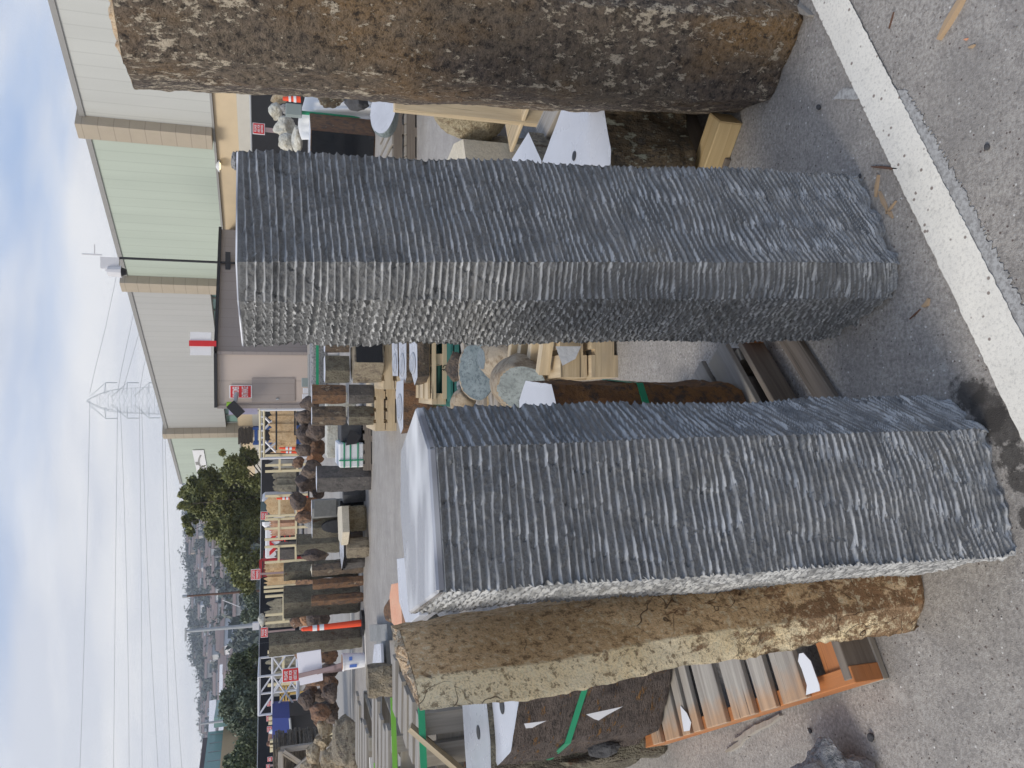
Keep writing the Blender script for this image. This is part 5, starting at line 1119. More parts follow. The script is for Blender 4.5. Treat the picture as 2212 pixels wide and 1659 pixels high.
# bench of polished slabs on stone legs
scol('stone_block', 'tan rock faced block carrying the right end of the white slab bench', 1147, 1094, 793, 750, 'rockface_tan', seed=11, cat='stone block', amp=.03, res=.03)
scol('stone_block', 'brown square block under the black slab of the bench', 1205, 1163, 798, 750, 'basalt_tan', seed=12, cat='stone block', res=.04); scol('stone_block', 'grey squat block at the left end of the slab bench', 1228, 1202, 789, 742, 'basalt_grey', seed=13, cat='stone block', res=.04)
scol('stone_block', 'dark narrow block in the shade under the slab bench', 1166, 1148, 784, 750, 'basalt_brown', seed=14, cat='stone block', res=.05)
ybn = G(793, 1120).y; zbn = D(750, 1120, ybn).z
slab_poly('bench_slab', 'thick pale slab with rock faced edge on the tan block', [(730, 1095), (738, 1093), (740, 1150), (737, 1178), (731, 1165), (729, 1110)], zbn + .12, .11, 'top_cream', 'slab'); slab_poly('bench_slab', 'dark polished slab with pale top on the brown block', [(743, 1157), (743, 1203), (738, 1232), (733, 1195), (733, 1158)], zbn + .06, .055, 'polish_black', 'slab')
P = [G(a, b, zbn + .064) for a, b in ((742.5, 1158), (742.5, 1202), (738, 1229), (733.5, 1194), (733.5, 1159))]; tag(MB().prism([p - Zv * .003 for p in P], P).build('slab_top', 'polish_white'), 'white sheet like polished face on the dark bench slab', 'slab')
# ribbed and carved stones
yr = G(745, 1120).y + 1.2
o = scol('carved_stone', 'grey stone with a finely ribbed upright face before the orange boulder', 1117, 1077, 760, 674, 'slab_grey', seed=21, y=13.6, cat='carved stone', amp=.004, res=.04, topmat='polish_white')
yy = 13.6; mb = MB()
for k in range(22):
    x = X(700, 1080 + k * 1.65, yy); za_, zb_ = D(676, 1100, yy).z - .02, D(726, 1100, yy).z; mb.beam((x, yy + .05, zb_), (x, yy + .05, za_), .008, .16, up=(0, 1, 0))
mb.build('ribbed_face', 'slab_grey', o)
o = scol('carved_stone', 'brown stone with a rounded ribbed fan carved in its face', 1161, 1117, 760, 675, 'basalt_moss', seed=22, y=13.7, cat='carved stone', amp=.004, res=.04, topmat='polish_white')
mb = MB()
for k in range(16):
    dy = 1126 + k * 1.7; x = X(715, dy, 13.6); t = (k + .5) / 16; za_ = D(727 - 32 * math.sqrt(max(0.05, 1 - (2 * t - 1) ** 2)), 1140, 13.6).z; zb_ = D(730, 1140, 13.6).z; mb.beam((x, 13.68, zb_), (x, 13.68, za_), .01, .12, up=(0, 1, 0))
mb.build('ribbed_fan', 'basalt_dark', o)
scol('stone_block', 'small black square block right of the white slab bench', 1086, 1053, 790, 742, 'basalt_dark', seed=31, cat='stone block', res=.05); scol('stone_block', 'black thin slab standing between the black block and the tan block', 1093, 1080, 786, 735, 'polish_black', seed=32, cat='stone block', res=.06, amp=.002)
# wrapped crate with green straps
def wrapped():
    y = G(790, 980, .1).y; x0, x1 = X(780, 1010, y), X(780, 957, y); zt = D(733, 980, y).z; o = empty('wrapped_crate', ((x0 + x1) / 2, y, 0), 'white wrapped crate tied with green straps on a pallet beside the lone dark column', 'crate')
    MB().box(((x0 + x1) / 2, y + .45, .12), x1 - x0, .8, zt - .12).build('wrapping', 'sheet_white', o, bevel=.02)
    for t in (.25, .55, .8):
        z = .12 + (zt - .12) * t; mb = MB(); mb.beam((x0, y + .045, z), (x1, y + .045, z), .01, .02); mb.beam((x1 + .004, y + .045, z), (x1 + .004, y + .85, z + .02), .01, .02); mb.build('strap', 'strap_green', o)
    mb = MB(); x = x0 + (x1 - x0) * .3; mb.beam((x, y + .04, .12), (x, y + .04, zt), .02, .01, up=(0, 1, 0)); mb.build('strap', 'strap_green', o)
    P = [(x0 + .35, y + .03, zt - .10), (x0 + .6, y + .03, zt - .16), (x0 + .5, y + .03, zt - .34), (x0 + .38, y + .03, zt - .28)]; MB().prism(P, [Vector(p) - Vector((0, .005, 0)) for p in P]).build('torn_patch', 'black_metal', o)
    return x0, x1, y, zt
x0, x1, y, zt = wrapped(); simple_pallet('pallet', 'pallet under the white wrapped crate', x0 - .05, X(780, 880, y), y, 0, .9, 'wood_dim', 'wood_dim', 40)
tag(MB().box((X(780, 930, y), y + .5, .14), X(780, 905, y) - X(780, 955, y), .7, zt - .18).build('stone_block', 'basalt_dark', bevel=.01), 'dark cut stone block beside the white wrapped crate', 'stone block')
tag(MB().box((X(780, 925, y), y + 1.3, .14), 1.1, .5, zt - .02).build('stone_block', 'boulder_pale', bevel=.01), 'white speckled marble block behind the dark cut block', 'stone block')
# two tiered stacks of short polished columns on pallets
def stack(dyL, dyR, base, mid, topd, mats, seed, label, npal=2, palmat='wood_pale'):
    z0 = .14 * npal; y = G(base, (dyL + dyR) / 2, z0).y; x0, x1 = X(base, dyL, y), X(base, dyR, y); dm = (dyL + dyR) / 2
    for i in range(npal): simple_pallet('pallet', label + ', ' + ['bottom', 'second'][i] + ' pallet of the pile', x0 - .06, x1 + .3, y - .02 + .02 * i, .14 * i, .95, palmat, palmat, seed + i, group='pallets under the short polished columns')
    zm = D(mid, dm, y).z; zt = D(topd, dm, y).z; n = 2; w = (x1 - x0) / n
    for t, (za_, zb_) in enumerate(((z0, zm), (zm + .03, zt))):
        for i in range(n):
            xl, xr = x0 + w * i + .015, x0 + w * (i + 1) - .015; yy = y + .06 * t; dp = w * 1.0; xm = xl + (xr - xl) * .45
            cb = [(xr, yy + dp * .22, za_), (xm, yy, za_), (xl, yy + dp * .2, za_), (xl + .03, yy + dp * .9, za_), (xr - .03, yy + dp * .9, za_)]
            rough_col('stone_column', label + ': ' + ['lower ', 'upper '][t] + ['left', 'right'][i] + ' short column', cb, [(a_, b_, zb_) for a_, b_, c_ in cb], mats[(t * 2 + i) % len(mats)], .04, .006, 9, seed + 7 * i + t, 'stone column', 'short stacked basalt columns', 'polish_white', topamp=0)
    return y
stack(921, 828, 808, 754, 675, ['basalt_moss', 'basalt_grey', 'basalt_brown', 'basalt_rust'], 310, 'stack beside the pale crate')
yb3 = stack(830, 700, 826, 763, 704, ['basalt_tan', 'basalt_tan', 'basalt_moss', 'basalt_brown'], 330, 'stack left of the taller chiselled column')
o = empty('polished_cube', (X(790, 770, yb3), yb3 - .25, .28), 'black polished cube with pale rough side in front of the stacked columns', 'stone block')
xa, xb, xc = X(800, 818, yb3 - .2), X(800, 783, yb3 - .2), X(800, 730, yb3 - .2); za_, zb_ = .28, D(766, 790, yb3 - .2).z; y_ = yb3 - .2
MB().prism([(xc, y_ + .10, za_), (xb, y_, za_), (xa, y_ + .25, za_), (xa + .1, y_ + .5, za_), (xc, y_ + .5, za_)], [(xc, y_ + .10, zb_), (xb, y_, zb_), (xa, y_ + .25, zb_), (xa + .1, y_ + .5, zb_), (xc, y_ + .5, zb_)]).build('body', 'basalt_tan', o, bevel=.004)
MB().prism([(xc, y_ + .092, za_ + .02), (xb, y_ - .008, za_ + .02), (xb, y_ - .004, za_ + .02), (xc, y_ + .096, za_ + .02)], [(xc, y_ + .092, zb_ - .02), (xb, y_ - .008, zb_ - .02), (xb, y_ - .004, zb_ - .02), (xc, y_ + .096, zb_ - .02)]).build('polished_face', 'polish_black', o)
tag(MB().box((X(690, 797, 12.5), 12.4, D(706, 797, 12.4).z), .9, .5, .25).build('stone_bundle', 'grey_rock', bevel=.03), 'small grey stone bundle tied with green on top of the stacked columns', 'stone bundle'); p = D(700, 790, 12.1)
tag(MB().beam(p + Vector((-.4, 0, .10)), p + Vector((.4, 0, .10)), .02, .04).build('strap', 'strap_green'), 'green strap on the small grey stone bundle', 'strap')
# utility boxes near cabin foot
for i, (d0_, d1_) in enumerate(((838, 850), (851, 862), (816, 836))):
    y_ = 24; p = D(688, (d0_ + d1_) / 2, y_); w = (d1_ - d0_) / pxm(y_); o = empty('electric_box', (p.x, y_, 0), ['pale electric box in the middle of three by the cabin foot', 'pale electric box at the left of three by the cabin foot', 'greenish electric box at the right of three by the cabin foot'][i], 'electric box', 'electric boxes by the cabin')
    MB().box((p.x, y_, 0), w * .95, .4, D(655, 840, y_).z + .02 * i).build('cabinet', 'white_metal' if i < 2 else 'box_grey', o); mb = MB()
    zz = D(660, 840, y_).z - .08
    for k in range(3): mb.box((p.x - w * .25 + w * .25 * k, y_ - .21, zz - .2), w * .12, .02, .18)
    mb.build('vent', 'black_metal', o)
p = D(700, 840, 18); tag(MB().box((p.x, 18.6, 0), 1.6, .3, D(666, 840, 18.6).z).build('stone_slab', 'slab_grey', bevel=.01), 'long dark grey slab standing before the electric boxes', 'slab')

# rust boulders in rows
gb = 'boulders in the long heap behind the columns'
def heap(items, y, name='boulder'):
    for i, (a, b, c, d, m, lb) in enumerate(items):
        a, b, c, d = a - 3, b + 5, c - 4, d + 4; rock_at(a, b, c, d, y + (i % 3) * .35, m, lb, 400 + int(a * 7 + c) % 997, name=name, sub=4, cuts=6, rough=.14, group=gb, flat=0)
heap([(650, 692, 858, 888, 'boulder_brown', 'brown boulder at the cabin end of the long heap'), (640, 680, 884, 912, 'boulder_brown', 'speckled brown boulder in the heap below the gold flagstones'), (652, 700, 885, 935, 'boulder_brown', 'large two toned boulder with a grey side in the heap'), (660, 700, 912, 950, 'boulder_brown', 'craggy dark boulder behind the two toned one'),
      (642, 672, 920, 962, 'boulder_brown', 'mottled boulder behind the craggy dark one'), (655, 700, 950, 985, 'boulder_rust', 'rust streaked oval boulder beside the white wrapped crate'), (641, 668, 963, 985, 'boulder_brown', 'round dark boulder above the rust streaked one'), (662, 695, 980, 1003, 'boulder_orange', 'orange tan boulder touching the lone dark column'), (634, 655, 990, 1010, 'boulder_rust', 'small rusty boulder on top near the lone dark column'),
      (650, 690, 995, 1030, 'boulder_brown', 'brown boulder hidden partly by the lone dark column'), (640, 684, 1022, 1060, 'boulder_brown', 'rough dark boulder left of the lone dark column'), (672, 700, 1040, 1076, 'boulder_brown', 'low dark boulder in shade near the ribbed stone'), (625, 657, 1066, 1098, 'boulder_brown', 'round dark brown boulder above the orange one'), (641, 690, 1078, 1112, 'boulder_orange', 'bright orange boulder behind the ribbed stone'), (655, 690, 1108, 1136, 'grey_rock', 'grey and orange pointed boulder behind the carved fan stone'), (640, 675, 1105, 1130, 'boulder_rust', 'rust boulder behind the grey pointed one')], 15.5)
heap([(652, 705, 1190, 1215, 'boulder_brown', 'mottled boulder right of the tall grey brown column'), (640, 690, 1248, 1268, 'boulder_rust', 'rusty boulder glimpsed between the tall columns'), (628, 662, 1325, 1352, 'boulder_rust', 'rust coloured boulder high in the gap beside the widest column'), (663, 708, 1322, 1358, 'boulder_brown', 'large brown boulder low in the gap beside the widest column'), (650, 680, 1330, 1350, 'boulder_orange', 'orange topped boulder between them')], 15.8)
heap([(640, 700, 1396, 1428, 'boulder_rust', 'rust boulder just left of the widest column'), (690, 725, 1400, 1432, 'boulder_rust', 'low rust boulder right of the stake'), (690, 728, 1436, 1462, 'boulder_brown', 'dark boulder left of the stake'), (655, 695, 1458, 1480, 'boulder_rust', 'rusty boulder behind the white board'), (694, 727, 1464, 1498, 'boulder_rust', 'rust boulder left of the white board'), (658, 684, 1476, 1500, 'boulder_rust', 'small orange brown boulder on top of the heap left of the board'),
      (697, 729, 1480, 1518, 'boulder_brown', 'brown boulder with a white spot in the heap'), (646, 676, 1496, 1530, 'boulder_brown', 'dark boulder with an orange tip at the heap top'), (674, 706, 1488, 1512, 'boulder_brown', 'dark rounded boulder in the middle of the left heap'), (672, 712, 1522, 1552, 'boulder_rust', 'flat faced rust boulder in the left heap'), (700, 728, 1516, 1545, 'boulder_brown', 'low pointed boulder at the left heap front'), (680, 712, 1548, 1566, 'boulder_rust', 'wedge shaped rust boulder at the left heap end'),
      (704, 726, 1538, 1562, 'boulder_brown', 'thin grey sided boulder leaning at the left heap front'), (684, 714, 1552, 1592, 'boulder_tan', 'tan flat topped boulder left of the heap'), (676, 712, 1586, 1616, 'boulder_tan', 'cream and rust boulder at the heap end'), (664, 690, 1610, 1650, 'boulder_tan', 'sandy boulder by the crossed crate'), (690, 740, 1620, 1680, 'boulder_tan', 'orange tan boulder at the left edge'), (708, 742, 1630, 1682, 'boulder_pale', 'white crusted boulder at the left edge'), (650, 690, 1640, 1690, 'boulder_tan', 'pale brown boulder behind the orange tan one')], 14.8)
rock_at(716, 782, 1546, 1660, 11.5, 'basalt_tan', 'big flat yellow brown rock lying at the left', 77, name='boulder', sub=5, cuts=9, rough=.10)
# delineator posts
def delineator(label, dyt, dyb, top, base, y=None):
    y = y or G(base, dyb).y; b = Vector((X(base, dyb, y), y, 0)); t = D(top, dyt, y); o = empty('delineator_post', tuple(b), label, 'delineator', 'orange delineator posts'); L = t - b
    MB().tube(b, b + Vector((0, 0, .05)), .20 * L.length, 12).build('rubber_base', 'rubber', o); MB().tube(b, b + L * .86, .055 * L.length, 12, .040 * L.length).build('post', 'orange_plastic', o)
    MB().tube(b + L * .86, b + L * .97, .034 * L.length, 10, .030 * L.length).build('neck', 'orange_plastic', o); MB().tube(b + L * .97, t, .034 * L.length, 10, .012 * L.length).build('grip', 'orange_plastic', o)
    for u in (.64, .75): MB().tube(b + L * u, b + L * (u + .07), .0475 * L.length, 12, .0455 * L.length).build('reflective_band', 'white_paint', o)
delineator('nearest orange delineator post with two white bands before the widest column', 1360, 1345, 650, 786)
delineator('far orange delineator post before the gold flagstones', 968, 969, 603, 652, 30); delineator('half hidden orange delineator post at the edge of the gold flagstones', 976, 978, 606, 648, 33); delineator('small distant orange delineator post beside the timber rack', 1077, 1075, 597, 645, 34)
# blank board on a stake in a white bucket, and the red sign beyond
y_ = G(787, 1428).y; b = Vector((X(770, 1427, y_), y_, 0)); bk_ = empty('bucket', tuple(b), 'white plastic bucket with faint blue print holding the sign stake', 'bucket'); R_ = 17 / pxm(y_)
MB().tube(b, b + Zv * .36, R_ * .88, 18, R_ * 1.05).build('pail', 'white_paint', bk_); MB().tube(b + Zv * .345, b + Zv * .37, R_ * 1.12, 18).build('rim', 'white_paint', bk_); MB().tube(b + Zv * .371, b + Zv * .375, R_ * .95, 18).build('fill', 'boulder_orange', bk_)
mb = MB(); mb.beam(b + Vector((-.06, -R_ * .99, .2)), b + Vector((-.01, -R_ * 1.01, .2)), .01, .12); mb.beam(b + Vector((.06, -R_ * .98, .24)), b + Vector((.12, -R_ * .9, .24)), .01, .05); mb.build('print', 'label_blue', bk_)
st = D(684, 1449, y_); s0_ = b + Zv * .3; tip = D(683, 1450, y_); o = empty('sign_stake', tuple(b + Zv * .38), 'blank white board nailed to a mauve stake standing in the white bucket', 'sign')
xd = Vector((math.cos(.15), 0, math.sin(.15) * 1)).normalized()
pA, pB = D(768, 1428, y_), D(684, 1452, y_); MB().beam(pA, pA + (pB - pA) * 1.0, .075, .025, up=(0, 1, 0)).build('stake', 'stake_mauve', o)
Q = [D(700, 1407 - 6, y_ + .03), D(640, 1412, y_ + .03), D(648, 1482, y_ + .03), D(699, 1475 + 0, y_ + .03)]; Q = [D(693, 1403, y_ + .03), D(641, 1411, y_ + .03), D(648, 1481, y_ + .03), D(698, 1470, y_ + .03)]
MB().prism(Q, [q + Vector((0, .012, 0)) for q in Q]).build('board', 'sign_back', o, bevel=.003); pC = pA.lerp(pB, .55); MB().beam(pC + Vector((0, -.02, 0)), D(645, 1447 + 12, y_) + Vector((0, -.02, 0)), .07, .02, up=(0, 1, 0)).build('stake_top', 'stake_mauve', o)
y_ = 15.0; c = D(628, 1458, y_); sign('yard_sign', 'red sign with three white lines half hidden behind the blank white board', c, 30 / pxm(y_, .9), 36 / pxm(y_, .9), ['PLEASE', 'ASK FOR', 'ASSISTANCE'], (1, 0, 0), post=c.z - .3, group='red yard signs')
c = D(559, 278, 17.5); sign('yard_sign', 'red sign reading please ask for assistance against the black cloth fence at the right', c, 24 / pxm(17.5, 1.8), 25 / pxm(17.5, 1.8), ['PLEASE', 'ASK FOR', 'ASSISTANCE'], (1, 0, 0), post=1.2, group='red yard signs')
c = D(552, 1241, 36); sign('yard_sign', 'red sign with two white lines raised in front of the olive trees', c, 23 / pxm(36, 2), 19 / pxm(36, 2), ['CUSTOMER', 'PARKING'], (1, 0, 0), post=1.2, group='red yard signs')
for dx, dy, w, h, lb, tx in ((571, 1114, 18, 15, 'red sign among the flagstone racks under the tallest tree', ['NO', 'ENTRY']), (571, 1366, 22, 15, 'red sign above the widest mottled column', ['PLEASE']), (582, 1575, 12, 10, 'small red sign above the blue tarp', ['OPEN']), (580, 1552, 12, 9, 'small red sign right of the blue tarp', ['OPEN']), (582, 1520, 11, 10, 'small red sign behind the white truss', ['OPEN']), (583, 1640, 10, 10, 'small red sign at the crossed crate', ['OPEN']), (579, 1655, 8, 8, 'tiny red sign at the left end of the fence', ['OPEN'])):
    c = D(dx, dy, 37); o = sign('yard_sign', lb, c, w / pxm(37, 2), h / pxm(37, 2), ['PLEASE', 'ASK'] if w > 10 else ['ASK'], (1, 0, 0), post=1.2, group='red yard signs')

# racks of upright flagstones behind the boulders
def slabs(dyL, dyR, dtop, dbot, y, mat, label, group, n, seed, tip=True, amp=8):
    r = random.Random(seed)
    for i in range(n):
        t0, t1 = i / n, (i + 1.15) / n; a, b = dyL + (dyR - dyL) * t0, dyL + (dyR - dyL) * min(1, t1); yy = y + i * .04 + r.uniform(0, .25)
        z0 = max(.12, D(dbot, a, yy).z); x0, x1 = X(dbot, a, yy), X(dbot, b, yy); zt = D(dtop, (a + b) / 2, yy).z
        K = 6; P = [(x0, yy, z0)] ; h_ = zt - z0
        for k in range(K + 1):
            u = k / K; P.append((x0 + (x1 - x0) * u, yy + .1, z0 + h_ * (1 - (.25 * (2 * u - 1) ** 2 if tip else .05)) * r.uniform(.86, 1.02)))
        P.append((x1, yy, z0)); P = [Vector(p) for p in P]
        tag(MB().prism(P, [p + Vector((.0, .07, 0)) for p in P]).build('flagstone', mat), label, 'flagstone', group)
def rack(dys, dtop, dbot, y, label, rails=(.35, .75)):
    o = empty('timber_rack', (X(dbot, sum(dys) / len(dys), y), y, 0), label, 'rack', 'timber flagstone racks'); zt = D(dtop, dys[0], y).z; zb = .0
    for d in dys: x = X(600, d, y); MB().beam((x, y - .12, .0), (x, y - .12, zt), .10, .10, up=(0, 1, 0)).build('post', 'wood_stake', o)
    for u in rails: z = zt * (1 - u) + .05; MB().beam((X(600, max(dys), y), y - .18, z), (X(600, min(dys), y), y - .18, z), .06, .09).build('rail', 'wood_stake', o)
slabs(955, 882, 576, 640, 33, 'slab_gold', 'golden sandstone flagstone on edge in the strapped bundle by the pink cabin', 'golden flagstones', 4, 1, False); slabs(978, 945, 580, 640, 33.5, 'slab_gold', 'golden sandstone flagstone at the left of the strapped bundle', 'golden flagstones at the left', 2, 2, False)
for dx, a, b in ((597, 882, 972), (637, 882, 940)): tag(MB().beam((X(dx, b, 32.8), 32.75, D(dx, a, 32.8).z), (X(dx, a, 32.8), 32.75, D(dx, a, 32.8).z), .03, .07).build('strap', 'black_metal'), 'black strap across the golden flagstones', 'strap', 'black straps on the golden flagstones')
slabs(1010, 980, 575, 638, 35, 'slab_grey', 'dark grey pointed flagstone behind the pale rack', 'dark pointed flagstones', 2, 3); slabs(1062, 1008, 583, 640, 35, 'slab_olive', 'olive grey pointed flagstone in the rack below the tree', 'olive flagstones', 4, 4)
rack([983, 1004, 1017], 573, 640, 34, 'pale timber rack around the dark pointed flagstones')
o_ = slabs(1110, 1068, 566, 636, 35.5, 'slab_gold', 'single tall tan flagstone with a rounded tip', 'tall tan flagstone', 1, 6); rack([1070, 1113], 573, 630, 35, 'pale timber rack around the tall tan flagstone')
slabs(1156, 1118, 578, 640, 36, 'slab_pink', 'pink sandstone slab standing in the rack', 'pink sandstone slabs', 3, 7, False); rack([1120, 1140, 1163], 572, 640, 35.5, 'pale timber rack around the pink sandstone slabs')
slabs(1208, 1170, 590, 640, 37, 'basalt_grey', 'dark leaning flagstone before the white truck', 'dark leaning flagstones', 2, 8); rack([1179, 1212], 572, 640, 36, 'pale timber rack before the white truck')
slabs(1262, 1214, 566, 640, 36, 'slab_gold', 'large buff flagstone before the red container', 'buff flagstones', 3, 9, False); rack([1265, 1274], 570, 650, 35.5, 'double pale timber posts left of the buff flagstones', (.5,)); rack([1285, 1325, 1342], 573, 640, 35, 'pale timber rack around the grey peaked flagstones', (.45,))
slabs(1345, 1290, 572, 660, 36, 'slab_olive', 'grey peaked flagstone behind the tall columns', 'grey peaked flagstones', 3, 10); slabs(1352, 1335, 560, 650, 36.5, 'slab_olive', 'grey flagstone with the highest peak', 'highest grey flagstone', 1, 12)
slabs(1462, 1405, 572, 660, 30, 'slab_olive', 'jagged olive flagstone behind the blank white board', 'jagged olive flagstones', 4, 13); rack([1404, 1475], 578, 640, 29, 'pale timber rack behind the blank white board'); slabs(1500, 1470, 582, 650, 31, 'slab_grey', 'grey flagstone inside the white truss', 'grey flagstones inside the truss', 2, 14, False)
p = D(565, 1340, 34); tag(rock('capstone', None, tuple(p), (.30, .25, .18), 'boulder_pale', 9, 3, 4, .1, 'rock'), 'small white and yellow rock on top of the grey peaked flagstones', 'rock')
rack([1546, 1556], 580, 660, 27, 'pale timber posts right of the blue tarp bin', (.5, .7)); rack([1596, 1601, 1612], 583, 690, 20, 'pale timber posts left of the blue tarp bin', (.4, .7))
# yellow stillage behind truss
y_ = 29; o = empty('stillage', (X(640, 1530, y_), y_, 0), 'yellow steel stillage behind the white truss', 'stillage')
for dx in (606, 612, 618, 624): z = D(dx, 1500, y_).z; MB().beam((X(dx, 1555, y_), y_, z), (X(dx, 1480, y_), y_, z), .06, .06).build('bar', 'gold_metal', o)
for dy in (1480, 1500, 1520, 1540, 1555): x = X(610, dy, y_); MB().beam((x, y_, 0), (x, y_, D(604, 1500, y_).z), .07, .06, up=(0, 1, 0)).build('post', 'gold_metal', o)
# white trusses
def truss(label, dyL, dyR, dtop, dbot, y, dep=1.2, horizontal=False):
    o = empty('truss_frame', (X(dbot, (dyL + dyR) / 2, y), y, 0), label, 'truss'); r = .035 * y / 24; zt, zb = D(dtop, dyL, y).z, D(dbot, dyL, y).z; xl, xr = X(dtop, dyL, y), X(dtop, dyR, y)
    for yy in (y, y + dep):
        for z in (zt, zt * .66 + zb * .34, zb): MB().tube((xl, yy, z), (xr, yy, z), r, 8).build('chord', 'white_metal', o)
        for x in (xl, xr): MB().tube((x, yy, zb), (x, yy, zt), r, 8).build('upright', 'white_metal', o)
        MB().tube((xl, yy, zb), (xr, yy, zt * .66 + zb * .34), r * .8, 8).build('brace', 'white_metal', o); MB().tube((xr, yy, zb), (xl, yy, zt * .66 + zb * .34), r * .8, 8).build('brace', 'white_metal', o); MB().tube((xl, yy, zt), (xr, yy, zt * .3 + zb * .7), r * .8, 8).build('brace', 'white_metal', o)
    for x in (xl, xr):
        for z in (zt, zb): MB().tube((x, y, z), (x, y + dep, z), r, 8).build('tie', 'white_metal', o)
    return o
truss('white tubular truss frame left of the red and white signs', 1545, 1462, 559, 645, 22, 1.5)
y_ = 34; o = empty('truss_frame', (X(570, 940, y_), y_, 0), 'long white truss lying level above the golden flagstones', 'truss'); zt, zb = D(563, 930, y_).z, D(571, 930, y_).z; xl, xr = X(566, 983, y_), X(566, 883, y_)
for z in (zt, zb): MB().tube((xl, y_ - 1.5, z), (xr, y_ - 1.5, z), .045, 8).build('chord', 'wood_stake', o)
for k in range(8): x = xl + (xr - xl) * k / 7; MB().tube((x, y_ - 1.5, zb), (x, y_ - 1.5, zt), .04, 6).build('strut', 'white_metal', o)
for x in (xl, xr): MB().tube((x, y_ - 1.5, 0), (x, y_ - 1.5, zt), .05, 8).build('leg', 'white_metal', o)
mb_ = [(900, 925), (925, 900), (950, 975), (975, 955)]
for a, b in mb_: MB().tube((X(590, a, y_), y_ - .4, D(572, a, y_).z), (X(590, b, y_), y_ - .4, D(596, b, y_).z), .05, 6).build('brace', 'white_metal', o)
# slate stack on a blue stillage
y_ = 40; p = D(548, 942, y_); o = empty('slate_stack', (p.x, y_, D(547, 942, y_).z), 'stack of dark ragged slates on a blue stillage against the beige wall', 'slate stack'); r = random.Random(5); z = D(545, 942, y_).z; zt = D(515, 942, y_).z; w = 34 / pxm(y_, 3)
while z < zt: h_ = r.uniform(.04, .08); MB().box((p.x + r.uniform(-.04, .04), y_ + .6, z), w * r.uniform(.9, 1.02), 1.1, h_ * .9, r.uniform(-.04, .04)).build('slate', 'slate_dark', o); z += h_
o = empty('stillage', (p.x, y_, 0), 'blue steel stillage under the slate stack', 'stillage'); z = D(546, 942, y_).z
for sx in (-1, 1):
    for yy in (y_, y_ + 1.2): MB().beam((p.x + sx * w * .48, yy, 0), (p.x + sx * w * .48, yy, z), .12, .12, up=(0, 1, 0)).build('leg', 'blue_paint', o)
MB().box((p.x, y_ + .6, z - .22), w, 1.3, .14).build('deck', 'blue_paint', o)
# blue tarp bin and person bending behind it, crossed crate of ragged stone
y_ = 21; x0, x1, x2 = X(640, 1590, y_), X(640, 1548, y_), X(640, 1600, y_); zt = D(588, 1570, y_).z; zm = D(626, 1570, y_).z
o = empty('tarp_bin', ((x0 + x1) / 2, y_, 0), 'dark bin half covered with a deep blue tarp by the timber posts', 'bin'); MB().box(((x0 + x1) / 2, y_ + .6, 0), (x1 - x0) * .95, 1.0, zm).build('bin', 'black_metal', o)
P = [Vector((x0 - .1, y_ - .02, zm - .05)), Vector((x1, y_ - .02, zm)), Vector((x1 + .03, y_ + .02, zt)), Vector((x2, y_ + .02, zt))]; mb = MB(); mb.prism(P, [p + Vector((0, 1.1, 0)) for p in P]); mb.build('tarp', 'blue_tarp', o)
MB().tube(P[0] + Vector((0, -.03, 0)), P[1] + Vector((0, -.03, 0)), .03, 6).build('hem', 'grey_metal', o)
